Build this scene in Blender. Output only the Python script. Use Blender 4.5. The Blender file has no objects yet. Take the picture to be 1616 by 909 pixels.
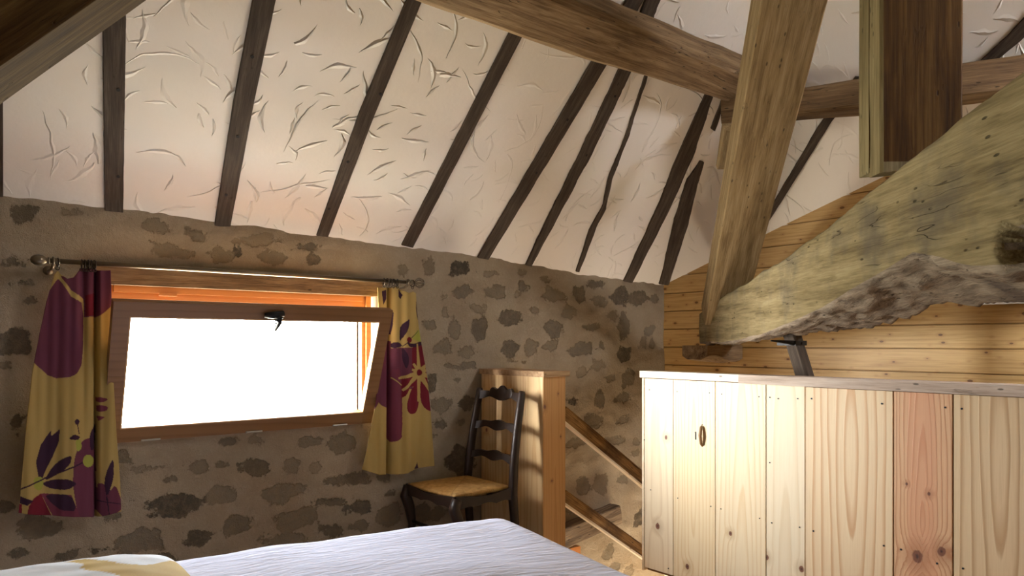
import bpy, bmesh, math, random
import numpy as np
from mathutils import Vector, Matrix, noise as mnoise

random.seed(7)
# ------------------------------------------------------------------ camera
TH = math.radians(39.6); ST, CT = math.sin(TH), math.cos(TH)
F = 1159.0; H = 1.30; CU, CV = 808.0, 540.0
sc = bpy.context.scene
cam = bpy.data.cameras.new('camera'); camo = bpy.data.objects.new('camera', cam)
sc.collection.objects.link(camo); sc.camera = camo
cam.sensor_width = 36; cam.lens = F/1616*36; cam.shift_y = (CV-454.5)/1616
cam.clip_start = 0.02
camo.location = (0, 0, H); camo.rotation_euler = (math.pi/2, 0, -TH)
# ------------------------------------------------------------------ light
SKY = 1.0
w = bpy.data.worlds.new('sky'); sc.world = w; w.use_nodes = True
bg = w.node_tree.nodes['Background']
bg.inputs[0].default_value = (0.90, 0.95, 1.0, 1); bg.inputs[1].default_value = SKY
wn = w.node_tree; wt = wn.nodes.new('ShaderNodeTexCoord')
def wmath(op, a, b):
    n = wn.nodes.new('ShaderNodeMath'); n.operation = op
    for i, v in enumerate((a, b)):
        if isinstance(v, (int, float)): n.inputs[i].default_value = v
        else: wn.links.new(v, n.inputs[i])
    return n.outputs[0]
# hazy sun glow low in the sky to the left of the window, paler grassy ground below
SUND = Vector((-.87, .49, .06)).normalized(); GLOW = 165.0; BASE_UP = 27.0; BASE_DN = 36.0
vd = wn.nodes.new('ShaderNodeVectorMath'); vd.operation = 'DOT_PRODUCT'
vn = wn.nodes.new('ShaderNodeVectorMath'); vn.operation = 'NORMALIZE'; wn.links.new(wt.outputs['Generated'], vn.inputs[0])
wn.links.new(vn.outputs[0], vd.inputs[0]); vd.inputs[1].default_value = SUND
glow = wmath('MULTIPLY', wmath('POWER', wmath('MAXIMUM', vd.outputs['Value'], 0.0), 16.0), GLOW)
wsx = wn.nodes.new('ShaderNodeSeparateXYZ'); wn.links.new(vn.outputs[0], wsx.inputs[0])
updn = wn.nodes.new('ShaderNodeMapRange'); wn.links.new(wsx.outputs[2], updn.inputs[0]); updn.inputs[1].default_value = -.06; updn.inputs[2].default_value = .04
wmx = wn.nodes.new('ShaderNodeMix'); wmx.data_type = 'RGBA'; wn.links.new(updn.outputs[0], wmx.inputs[0])
wmx.inputs[6].default_value = (.98*BASE_DN, .95*BASE_DN, .76*BASE_DN, 1); wmx.inputs[7].default_value = (.86*BASE_UP, .93*BASE_UP, 1.06*BASE_UP, 1)
wgl = wn.nodes.new('ShaderNodeVectorMath'); wgl.operation = 'MULTIPLY_ADD'; wgl.inputs[0].default_value = (1, .97, .92)
wn.links.new(glow, wgl.inputs[1]); wn.links.new(wmx.outputs[2], wgl.inputs[2]); wn.links.new(wgl.outputs[0], bg.inputs[0])
def area(name, loc, rot, sx, sy, power=0, color=(1, 1, 1), portal=False):
    l = bpy.data.lights.new(name, 'AREA'); l.shape = 'RECTANGLE'; l.size = sx; l.size_y = sy
    l.energy = power; l.color = color
    if portal: l.cycles.is_portal = True
    o = bpy.data.objects.new(name, l); sc.collection.objects.link(o)
    o.location = loc; o.rotation_euler = rot
    return o
area('window_portal', (1.39, 4.02, 1.20), (math.radians(-90), 0, 0), 1.5, 0.9, portal=True)
area('roof_fill_light', (4.0, -.93, 3.27), (math.radians(42), 0, 0), 0.62, 0.95, power=26, color=(1.0, .97, .93))  # fill light added above the unseen roof opening
area('stairwell_fill', (4.2, 3.15, -1.15), (math.radians(180), 0, 0), 0.5, 0.3, power=24, color=(1.0, 0.86, 0.66))  # unseen source added to light the stairwell from below
sc.view_settings.view_transform = 'Standard'; sc.view_settings.look = 'None'
sc.view_settings.exposure = 0.46; sc.view_settings.gamma = 1.0
sc.view_settings.use_curve_mapping = False

# ------------------------------------------------------------------ helpers
COL = sc.collection
def ray(u, v):
    a = (u-CU)/F; b = (CV-v)/F
    return Vector((ST+a*CT, CT-a*ST, b))
def at_t(u, v, t):
    d = ray(u, v)*t; return Vector((d.x, d.y, H+d.z))
def at_y(u, v, Y):
    d = ray(u, v); return at_t(u, v, Y/d.y)
def at_x(u, v, X):
    d = ray(u, v); return at_t(u, v, X/d.x)
DW = 3.72; GX = 4.64; BX = -1.6; NY = -2.52
def interp(x, pts):
    if x <= pts[0][0]: return pts[0][1]
    for (a, fa), (b, fb) in zip(pts, pts[1:]):
        if x <= b: return fa+(fb-fa)*(x-a)/(b-a)
    return pts[-1][1]
TOP = [(-1.6, .62), (.31, .608), (1.73, .575), (2.27, .558), (2.83, .536), (4.17, .463), (4.64, .453), (6, .40)]
def zc(X, Y):
    b = interp(X, TOP)
    return H+min(b+.9*(DW-Y), .453-.959*(X-GX)-.335*(Y-DW), b+.9*(Y-NY))
def on_ceil(u, v):
    d = ray(u, v); lo, hi = .5, 9.0
    for _ in range(40):
        m = (lo+hi)/2
        if H+d.z*m > zc(d.x*m, d.y*m): hi = m
        else: lo = m
    return at_t(u, v, lo)
def ceil_n(p):
    e = .01
    gx = (zc(p.x+e, p.y)-zc(p.x-e, p.y))/(2*e); gy = (zc(p.x, p.y+e)-zc(p.x, p.y-e))/(2*e)
    return Vector((gx, gy, -1)).normalized()
def tag(o, label=None, cat=None, group=None, kind=None):
    if label: o['label'] = label
    if cat: o['category'] = cat
    if group: o['group'] = group
    if kind: o['kind'] = kind
    return o
def empty(name, loc=(0, 0, 0), rz=0):
    o = bpy.data.objects.new(name, None); COL.objects.link(o); o.location = loc; o.rotation_euler = (0, 0, rz)
    o.empty_display_size = .1
    return o
def put(name, bm, mat, parent=None, mw=None, smooth=False, bevel=0):
    if bevel:
        bmesh.ops.bevel(bm, geom=[e for e in bm.edges if e.is_manifold and e.calc_face_angle(0) > .6], offset=bevel, segments=2, affect='EDGES', profile=.6)
    bmesh.ops.recalc_face_normals(bm, faces=bm.faces)
    me = bpy.data.meshes.new(name); bm.to_mesh(me); bm.free()
    if smooth:
        for p in me.polygons: p.use_smooth = True
    me.materials.append(mat)
    o = bpy.data.objects.new(name, me); COL.objects.link(o)
    if mw is not None: o.matrix_world = mw
    if parent is not None:
        o.parent = parent
        o.matrix_parent_inverse = world_of(parent).inverted()
    return o
def world_of(o):
    if o.parent is None:
        return Matrix.LocRotScale(o.location, o.rotation_euler, o.scale)
    return world_of(o.parent) @ o.matrix_parent_inverse @ Matrix.LocRotScale(o.location, o.rotation_euler, o.scale)
def box(bm, a, b, M=None):
    vs = []
    for x in (a[0], b[0]):
        for y in (a[1], b[1]):
            for z in (a[2], b[2]):
                p = Vector((x, y, z)); p = M @ p if M else p
                vs.append(bm.verts.new(p))
    for f in ((0, 1, 3, 2), (4, 6, 7, 5), (0, 4, 5, 1), (2, 3, 7, 6), (0, 2, 6, 4), (1, 5, 7, 3)):
        bm.faces.new([vs[i] for i in f])
def nb(): return bmesh.new()
def boxobj(name, a, b, mat, parent=None, bevel=.003, local=True):
    """box whose object origin is its own centre of base so that grain runs in its own frame"""
    c = Vector(((a[0]+b[0])/2, (a[1]+b[1])/2, a[2])) if local else Vector((0, 0, 0))
    bm = nb(); box(bm, Vector(a)-c, Vector(b)-c)
    return put(name, bm, mat, parent, Matrix.Translation(c), bevel=bevel)
def rings(bm, secs, closed=True, cap=True):
    """loft a list of point rings"""
    R = [[bm.verts.new(p) for p in s] for s in secs]
    n = len(R[0])
    for a, b in zip(R, R[1:]):
        for i in range(n if closed else n-1):
            j = (i+1) % n
            bm.faces.new((a[i], a[j], b[j], b[i]))
    if cap and closed:
        bm.faces.new(R[0][::-1]); bm.faces.new(R[-1])
    return R
def tube(bm, pts, rad, n=10):
    pts = [Vector(p) for p in pts]; secs = []
    for i, p in enumerate(pts):
        t = (pts[min(i+1, len(pts)-1)]-pts[max(i-1, 0)]).normalized()
        ref = Vector((0, 0, 1)) if abs(t.z) < .9 else Vector((1, 0, 0))
        x = t.cross(ref).normalized(); y = t.cross(x)
        r = rad[i] if isinstance(rad, (list, tuple)) else rad
        secs.append([p+(x*math.cos(k*2*math.pi/n)+y*math.sin(k*2*math.pi/n))*r for k in range(n)])
    rings(bm, secs)
def lathe_x(bm, c, prof, n=16):
    rings(bm, [[Vector((c[0]+dx, c[1]+r*math.cos(k*2*math.pi/n), c[2]+r*math.sin(k*2*math.pi/n))) for k in range(n)] for dx, r in prof])
def torus(bm, c, ax, R, r, n=18, m=8):
    ax = Vector(ax).normalized(); ref = Vector((0, 0, 1)) if abs(ax.z) < .9 else Vector((1, 0, 0))
    x = ax.cross(ref).normalized(); y = ax.cross(x); c = Vector(c)
    G = []
    for i in range(n):
        d = x*math.cos(i*2*math.pi/n)+y*math.sin(i*2*math.pi/n)
        G.append([bm.verts.new(c+d*(R+r*math.cos(k*2*math.pi/m))+ax*(r*math.sin(k*2*math.pi/m))) for k in range(m)])
    for i in range(n):
        for k in range(m):
            bm.faces.new((G[i][k], G[(i+1) % n][k], G[(i+1) % n][(k+1) % m], G[i][(k+1) % m]))
def fb(p, s, o=3):
    return mnoise.fractal(Vector(p)*s, 1.0, 2.0, o)

# ------------------------------------------------------------------ material helper
class Mt:
    def __init__(s, name, rough=.7, spec=.3, metal=0.0):
        s.m = bpy.data.materials.new(name); s.m.use_nodes = True; s.nt = s.m.node_tree
        s.b = s.nt.nodes['Principled BSDF']
        s.b.inputs['Roughness'].default_value = rough; s.b.inputs['Metallic'].default_value = metal
        s.b.inputs['Specular IOR Level'].default_value = spec
        s.co = s.nt.nodes.new('ShaderNodeTexCoord')
    def N(s, t, ins=(), **pr):
        n = s.nt.nodes.new('ShaderNode'+t)
        for k, v in pr.items(): setattr(n, k, v)
        for k, v in (ins.items() if isinstance(ins, dict) else enumerate(ins)):
            if v is None: continue
            if isinstance(v, bpy.types.NodeSocket): s.nt.links.new(v, n.inputs[k])
            else: n.inputs[k].default_value = v
        return n
    def m_(s, op, a, b=None, c=None): return s.N('Math', [a, b, c], operation=op).outputs[0]
    def v_(s, op, a, b=None): return s.N('VectorMath', [a, b], operation=op).outputs[0]
    def mix(s, f, a, b, mode='MIX'):
        n = s.nt.nodes.new('ShaderNodeMix'); n.data_type = 'RGBA'; n.blend_type = mode
        for k, v in ((0, f), (6, a), (7, b)):
            if isinstance(v, bpy.types.NodeSocket): s.nt.links.new(v, n.inputs[k])
            else: n.inputs[k].default_value = (*v, 1) if isinstance(v, tuple) and len(v) == 3 else v
        return n.outputs[2]
    def ramp(s, f, st, interp='LINEAR'):
        n = s.N('ValToRGB', [f]); r = n.color_ramp; r.interpolation = interp
        while len(r.elements) < len(st): r.elements.new(.5)
        for e, (p, c) in zip(r.elements, st):
            e.position = p; e.color = (*c, 1) if isinstance(c, tuple) else (c, c, c, 1)
        return n.outputs[0]
    def noise(s, v, sc_, d=4, r=.55, dist=0): return s.N('TexNoise', {'Vector': v, 'Scale': sc_, 'Detail': d, 'Roughness': r, 'Distortion': dist}).outputs[0]
    def step(s, f, a, b): return s.N('MapRange', [f, a, b, 0., 1.], clamp=True).outputs[0]
    def bump(s, h, dist=.01, st=1.0, nrm=None):
        return s.N('Bump', {'Height': h, 'Distance': dist, 'Strength': st, 'Normal': nrm}).outputs[0]
    def col(s, c):
        if isinstance(c, tuple): s.b.inputs['Base Color'].default_value = (*c, 1)
        else: s.nt.links.new(c, s.b.inputs['Base Color'])
        return s
    def nrm(s, n): s.nt.links.new(n, s.b.inputs['Normal']); return s

def simple(name, c, rough=.6, metal=0., spec=.3):
    k = Mt(name, rough, spec, metal); n = k.noise(k.co.outputs['Object'], 60, 3)
    k.col(k.mix(k.m_('MULTIPLY', n, .35), c, tuple(x*.6 for x in c)))
    return k.m

def timber(name, c1, c2, c3, ax=0, crack=.5, rough=.75, bump=.006, gscale=1.0, patch=None, bands=0):
    """old timber, grain along object axis ax"""
    k = Mt(name, rough, .2); p = k.co.outputs['Object']
    def sv(l, t): a = [t]*3; a[ax] = l; return k.v_('MULTIPLY', p, tuple(a))
    wob = k.N('TexNoise', {'Vector': p, 'Scale': 3.0, 'Detail': 2}).outputs[1]
    pw = k.v_('ADD', sv(1.0*gscale, 13*gscale), k.v_('MULTIPLY', wob, (.4, .4, .4)))
    n1 = k.noise(pw, 2.0, 6, .6)
    n2 = k.noise(sv(3*gscale, 80*gscale), 2.0, 4, .6)
    n3 = k.noise(p, 3.2, 4, .6)
    f = k.m_('ADD', k.m_('MULTIPLY', n1, .62), k.m_('MULTIPLY', n2, .38))
    c = k.ramp(f, [(.37, c1), (.5, c2), (.63, c3)])
    if patch: c = k.mix(k.m_('MULTIPLY', k.step(n3, .5, .68), .75), c, patch)
    rg = k.m_('ABSOLUTE', k.m_('SUBTRACT', k.noise(pw, 1.3, 3, .5), .5))
    cr = k.m_('MULTIPLY', k.m_('SUBTRACT', 1., k.step(rg, .001, .006)), k.step(k.noise(p, 3.2, 2), .55, .64))
    c = k.mix(k.m_('MULTIPLY', cr, crack), c, tuple(x*.18 for x in c1))
    # worm holes and small nicks
    vo = k.N('TexVoronoi', {'Vector': sv(12, 36), 'Scale': 1.0}).outputs[0]
    hole = k.m_('MULTIPLY', k.m_('SUBTRACT', 1., k.step(vo, .10, .16)), k.step(k.noise(p, 5, 2), .52, .6))
    c = k.mix(k.m_('MULTIPLY', hole, .8), c, tuple(x*.25 for x in c1))
    k.col(c)
    h = k.m_('SUBTRACT', k.m_('ADD', f, k.m_('MULTIPLY', n3, .5)), k.m_('ADD', k.m_('MULTIPLY', cr, .8), k.m_('MULTIPLY', hole, .5)))
    k.nrm(k.bump(h, bump, .9)); return k.m

def pine(name, light, line, N=38, cx=0.0, d0=.03, tilt=.05, z0=.6, knots=(), across='x', along='z', rough=.5, amt=.8, red=None):
    """sawn softwood board: growth rings cut nearly tangentially give V shaped figure"""
    k = Mt(name, rough, .35); p = k.co.outputs['Object']
    s = k.N('SeparateXYZ', [p]); A = {'x': 0, 'y': 1, 'z': 2}
    X = s.outputs[A[across]]; Z = s.outputs[A[along]]
    sv = [14., 14., 14.]; sv[A[along]] = 1.4
    wn = k.noise(k.v_('MULTIPLY', p, tuple(sv)), 1.0, 3, .5)
    wn2 = k.noise(k.v_('MULTIPLY', p, tuple(v*.45 for v in sv)), 1.6, 2, .5)
    x = k.m_('SUBTRACT', X, cx)
    x = k.m_('ADD', x, k.m_('MULTIPLY', k.m_('SUBTRACT', wn2, .5), .05))
    d = k.m_('ADD', k.m_('MULTIPLY', k.m_('SUBTRACT', Z, z0), tilt), d0)
    d = k.m_('ADD', d, k.m_('MULTIPLY', k.m_('SUBTRACT', wn, .5), .03))
    r = k.m_('SQRT', k.m_('ADD', k.m_('MULTIPLY', x, x), k.m_('MULTIPLY', d, d)))
    kd = None; kcol = None
    for (kx, kz, kr) in knots:
        dx = k.m_('SUBTRACT', X, kx); dz = k.m_('MULTIPLY', k.m_('SUBTRACT', Z, kz), .8)
        q = k.m_('DIVIDE', k.m_('SQRT', k.m_('ADD', k.m_('MULTIPLY', dx, dx), k.m_('MULTIPLY', dz, dz))), kr)
        q = k.m_('ADD', q, k.m_('MULTIPLY', k.m_('SUBTRACT', k.noise(p, 60, 2), .5), .5))
        g = k.m_('POWER', 2.718, k.m_('MULTIPLY', k.m_('MULTIPLY', q, q), -.16))
        r = k.m_('ADD', r, k.m_('MULTIPLY', g, kr*2.2))
        kd = q if kd is None else k.m_('MINIMUM', kd, q)
    ph = k.m_('FRACT', k.m_('MULTIPLY', r, N))
    ringc = k.ramp(ph, [(0, 0.), (.55, .12), (.86, 1.), (.93, .9), (1., 0.)])
    fine = k.noise(k.v_('MULTIPLY', p, tuple((220. if i != A[along] else 6.) for i in range(3))), 1.0, 3, .6)
    f = k.m_('MULTIPLY', ringc, amt)
    c = k.mix(f, light, line)
    c = k.mix(k.m_('MULTIPLY', k.step(fine, .45, .75), .22), c, line)
    if red: c = k.mix(k.m_('MULTIPLY', k.m_('SUBTRACT', 1., k.step(k.m_('ABSOLUTE', x), red[1]*.7, red[1])), .55), c, red[0])
    h = ringc
    if kd is not None:
        c = k.mix(k.m_('MULTIPLY', k.m_('SUBTRACT', 1., k.step(kd, 1.3, 3.2)), .45), c, tuple(v*.75 for v in line))
        c = k.mix(k.m_('SUBTRACT', 1., k.step(kd, .75, 1.0)), c, (.20, .085, .05))
        c = k.mix(k.m_('SUBTRACT', 1., k.step(kd, .1, .45)), c, (.07, .035, .03))
    k.col(c); k.nrm(k.bump(h, .0008, .5)); return k.m

def plaster():
    k = Mt('plaster', .55, .35); uv = k.N('UVMap').outputs[0]
    n0 = k.noise(uv, 1.3, 3); n1 = k.noise(uv, 9, 4); n2 = k.noise(uv, 60, 3)
    def strokes(scale, half, wid, curv, seed, prob):
        v = k.v_('ADD', k.v_('MULTIPLY', uv, (scale, scale, scale)), (seed, seed*1.7, 0.))
        v = k.v_('ADD', v, k.v_('MULTIPLY', k.N('TexNoise', {'Vector': v, 'Scale': 1.2, 'Detail': 1}).outputs[1], (.22, .22, 0.)))
        vo = k.N('TexVoronoi', {'Vector': v, 'Scale': 1.0, 'Randomness': .85}, voronoi_dimensions='2D')
        loc = k.v_('SUBTRACT', v, vo.outputs['Position'])
        cc = k.N('SeparateColor', [vo.outputs['Color']])
        rot = k.N('VectorRotate', {'Vector': loc, 'Angle': k.m_('MULTIPLY', cc.outputs[0], 6.28)}, rotation_type='Z_AXIS').outputs[0]
        s = k.N('SeparateXYZ', [rot]); x, y = s.outputs[0], s.outputs[1]
        yy = k.m_('SUBTRACT', y, k.m_('MULTIPLY', k.m_('MULTIPLY', x, x), k.m_('MULTIPLY', k.m_('SUBTRACT', cc.outputs[1], .5), curv)))
        yy = k.m_('ADD', yy, k.m_('MULTIPLY', k.m_('SUBTRACT', k.noise(v, 4, 1), .5), .07))
        ln = k.m_('SUBTRACT', 1., k.m_('DIVIDE', k.m_('ABSOLUTE', x), half))
        wd = k.m_('MULTIPLY', k.m_('MAXIMUM', ln, .0001), wid)
        ay = k.m_('DIVIDE', yy, wd)
        # asymmetric ridge: steep on one side
        rid = k.m_('SUBTRACT', 1., k.m_('ABSOLUTE', k.m_('SUBTRACT', ay, .0)))
        rid = k.m_('MAXIMUM', rid, 0.)
        rid = k.m_('MULTIPLY', rid, k.m_('SIGN', k.m_('MAXIMUM', ln, 0.)))
        on = k.m_('LESS_THAN', cc.outputs[2], prob)
        return k.m_('MULTIPLY', rid, on)
    a = strokes(4.9, .42, .075, 1.6, 3.1, .75); b = strokes(9.0, .42, .085, 1.6, 11.7, .5); c_ = strokes(2.7, .46, .022, 2.2, 23.3, .7)
    st = k.m_('MAXIMUM', k.m_('MAXIMUM', a, k.m_('MULTIPLY', b, .7)), c_)
    big = k.step(k.noise(uv, .9, 2), .36, .60)
    st = k.m_('MULTIPLY', st, k.m_('ADD', k.m_('MULTIPLY', big, .85), .15))
    su = k.N('SeparateXYZ', [uv])
    fac = k.m_('SUBTRACT', 1., k.m_('MULTIPLY', k.step(su.outputs[1], 4.35, 4.85), .65))
    fac = k.m_('MULTIPLY', fac, k.m_('SUBTRACT', 1., k.m_('MULTIPLY', k.step(su.outputs[0], 1.9, 3.0), .45)))
    st = k.m_('MULTIPLY', st, fac)
    col = k.mix(k.m_('MULTIPLY', k.step(n0, .4, .7), .35), (.80, .74, .67), (.80, .77, .64))
    col = k.mix(k.m_('MULTIPLY', k.step(n1, .5, .8), .10), col, (.66, .60, .50))
    k.col(col)
    h = k.m_('ADD', k.m_('MULTIPLY', n1, .5), k.m_('MULTIPLY', n2, .08))
    nb_ = k.bump(h, .010, .5)
    k.nrm(k.bump(st, .015, 1.0, nb_)); return k.m

def stonewall():
    k = Mt('rubble_stone', .9, .12); p = k.co.outputs['Object']
    at = k.N('Attribute', attribute_name='stone'); s = k.N('SeparateColor', [at.outputs['Color']])
    d = k.m_('SUBTRACT', s.outputs[0], .5)          # signed distance /0.2 m
    n1 = k.noise(p, 16, 5, .65); n2 = k.noise(p, 60, 4, .6); n3 = k.noise(p, 5, 3); n4 = k.noise(p, 210, 3, .75)
    dd = k.m_('ADD', d, k.m_('MULTIPLY', k.m_('SUBTRACT', n1, .5), .36))
    dd = k.m_('ADD', dd, k.m_('MULTIPLY', k.m_('SUBTRACT', n2, .5), .16))
    dd = k.m_('ADD', dd, k.m_('MULTIPLY', k.m_('SUBTRACT', k.noise(p, 9, 2), .5), .28))
    mask = k.m_('SUBTRACT', 1., k.step(dd, -.022, .008))
    mort = k.mix(k.step(n3, .35, .68), (.36, .29, .20), (.30, .23, .15))
    mort = k.mix(k.m_('MULTIPLY', k.step(n4, .48, .75), .35), mort, (.25, .19, .13))
    mort = k.mix(k.m_('MULTIPLY', k.step(n2, .55, .8), .25), mort, (.56, .48, .36))
    sd = k.mix(s.outputs[1], (.235, .18, .105), (.045, .036, .027))
    sd2 = k.mix(s.outputs[1], (.20, .165, .115), (.05, .045, .036))
    stc = k.mix(s.outputs[2], sd, sd2)
    stc = k.mix(k.m_('MULTIPLY', k.step(k.noise(p, 34, 6, .75), .44, .62), .75), stc, k.mix(s.outputs[1], (.22, .15, .08), (.16, .12, .08)))
    halo = k.m_('MULTIPLY', k.m_('SUBTRACT', 1., k.step(k.m_('ABSOLUTE', dd), 0., .03)), .12)
    c = k.mix(k.m_('MULTIPLY', mask, k.m_('ADD', k.m_('MULTIPLY', s.outputs[1], .5), .48)), mort, stc)
    c = k.mix(halo, c, (.2, .155, .105))
    k.col(c)
    h = k.m_('ADD', k.m_('MULTIPLY', n2, .35), k.m_('ADD', k.m_('MULTIPLY', n1, .6), k.m_('MULTIPLY', n4, .3)))
    h = k.m_('SUBTRACT', h, k.m_('MULTIPLY', mask, .35))
    k.nrm(k.bump(h, .019, 1.0)); return k.m

def vcol(name, rough=.8, bumpn=400, sheen=0):
    k = Mt(name, rough, .15); a = k.N('Attribute', attribute_name='pattern').outputs['Color']
    n = k.noise(k.co.outputs['Object'], bumpn, 3)
    k.col(k.mix(k.m_('MULTIPLY', n, .25), a, (.02, .01, .01)))
    if sheen:
        # thin cloth lets some daylight through
        tr = k.N('BsdfTranslucent', {0: a}); mx = k.N('MixShader', {0: sheen, 1: k.b.outputs[0], 2: tr.outputs[0]})
        k.nt.links.new(mx.outputs[0], k.nt.nodes['Material Output'].inputs[0])
    return k.m

M_plaster = plaster(); M_stone = stonewall()
M_rafter = timber('dark_rafter_wood', (.035, .024, .016), (.06, .042, .03), (.10, .075, .055), 0, .3, .7, .003, 1.6)
M_oak = timber('old_oak', (.095, .055, .026), (.20, .125, .062), (.30, .205, .11), 0, .9, .75, .006)
M_brace = timber('brace_oak', (.030, .014, .004), (.068, .037, .011), (.115, .073, .026), 0, .9, .95, .005, 1.1)
M_oak2 = timber('hewn_oak', (.15, .095, .04), (.26, .175, .08), (.35, .25, .13), 0, .35, .7, .004, 1.2)
M_oakdark = timber('brown_oak', (.06, .032, .014), (.125, .072, .032), (.20, .125, .06), 0, .9, .6, .005)
M_tie = timber('pale_weathered_oak', (.13, .095, .045), (.235, .18, .09), (.32, .255, .14), 0, .8, .85, .010, .9, patch=(.11, .09, .065))
M_under = timber('worn_grey_underside', (.12, .09, .07), (.25, .195, .145), (.36, .29, .22), 0, .8, .9, .014, 1.5, patch=(.07, .05, .045))
M_lintel = timber('lintel_wood', (.08, .045, .02), (.17, .10, .045), (.25, .16, .08), 0, .3, .7, .004, 2)
M_rail = timber('dark_rustic_rail', (.035, .014, .005), (.22, .11, .035), (.40, .23, .085), 0, .9, .6, .004, 1.3, patch=(.035, .016, .008))
M_railp = timber('rail_pale_edge', (.68, .55, .38), (.76, .64, .46), (.82, .72, .54), 0, .1, .6, .002)  # on the rails this pale tone paints in light from below
M_orange = pine('orange_window_pine', (.44, .165, .04), (.34, .11, .025), N=30, across='z', along='x', amt=.5, rough=.4)
M_sash = pine('varnished_sash_pine', (.22, .11, .045), (.16, .072, .028), N=30, across='z', along='x', amt=.5, rough=.38)
M_metal = simple('burnished_metal', (.20, .16, .11), .32, .9)
M_black = simple('black_iron', (.012, .012, .014), .45, .3)
M_steel = simple('screw_steel', (.05, .055, .06), .4, .6)
M_hole = simple('rusty_screw', (.012, .010, .010), .6, .2)
M_hinge = simple('pale_hinge_metal', (.40, .38, .33), .35, .8)
M_chair = simple('dark_walnut_chair', (.022, .011, .007), .42, 0, .3)
M_cap = timber('grey_brown_cap', (.34, .26, .20), (.48, .38, .31), (.60, .51, .43), 0, .3, .65, .003, 1.2)
M_capred = timber('reddish_cap', (.22, .12, .055), (.33, .20, .10), (.42, .28, .15), 0, .2, .5, .002, 1.2)
M_gap = simple('dark_batten_wood', (.16, .08, .035), .8)  # dark brown backing wood in the gaps between planks

# ------------------------------------------------------------------ CEILING
SKX0, SKX1, SKY0, SKY1 = 3.70, 4.30, -1.25, -.58
def build_ceiling():
    nx, ny = 310, 330
    xs = np.linspace(BX-.03, GX+.06, nx); ys = np.linspace(NY-.04, DW+.07, ny)
    bl = np.interp(xs, [a for a, b in TOP], [b for a, b in TOP])
    Xg, Yg = np.meshgrid(xs, ys, indexing='ij'); B = bl[:, None]
    Z = np.minimum(np.minimum(B+.9*(DW-Yg), .453-.959*(Xg-GX)-.335*(Yg-DW)), B+.9*(Yg-NY))+H
    und = np.sin(Xg*3.1+Yg*1.3)*np.sin(Yg*2.7-Xg*.7)*.004
    Z = Z+und
    co = np.stack([Xg, Yg, Z], -1).reshape(-1, 3)
    me = bpy.data.meshes.new('ceiling')
    I = np.arange(nx*ny).reshape(nx, ny)
    q = np.stack([I[:-1, :-1], I[:-1, 1:], I[1:, 1:], I[1:, :-1]], -1).reshape(-1, 4)
    qc = co[q].mean(1); q = q[~((qc[:, 0] > SKX0) & (qc[:, 0] < SKX1) & (qc[:, 1] > SKY0) & (qc[:, 1] < SKY1))]
    me.from_pydata(co.tolist(), [], q.tolist())
    uv = me.uv_layers.new(name='UVMap')
    vi = np.empty(len(me.loops), dtype=np.int32); me.loops.foreach_get('vertex_index', vi)
    U = np.stack([co[:, 0], co[:, 1]*1.345], -1)[vi]
    uv.data.foreach_set('uv', U.astype(np.float32).ravel())
    me.polygons.foreach_set('use_smooth', [True]*len(me.polygons))
    me.materials.append(M_plaster)
    o = bpy.data.objects.new('ceiling', me); COL.objects.link(o); tag(o, kind='structure')
build_ceiling()

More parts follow.
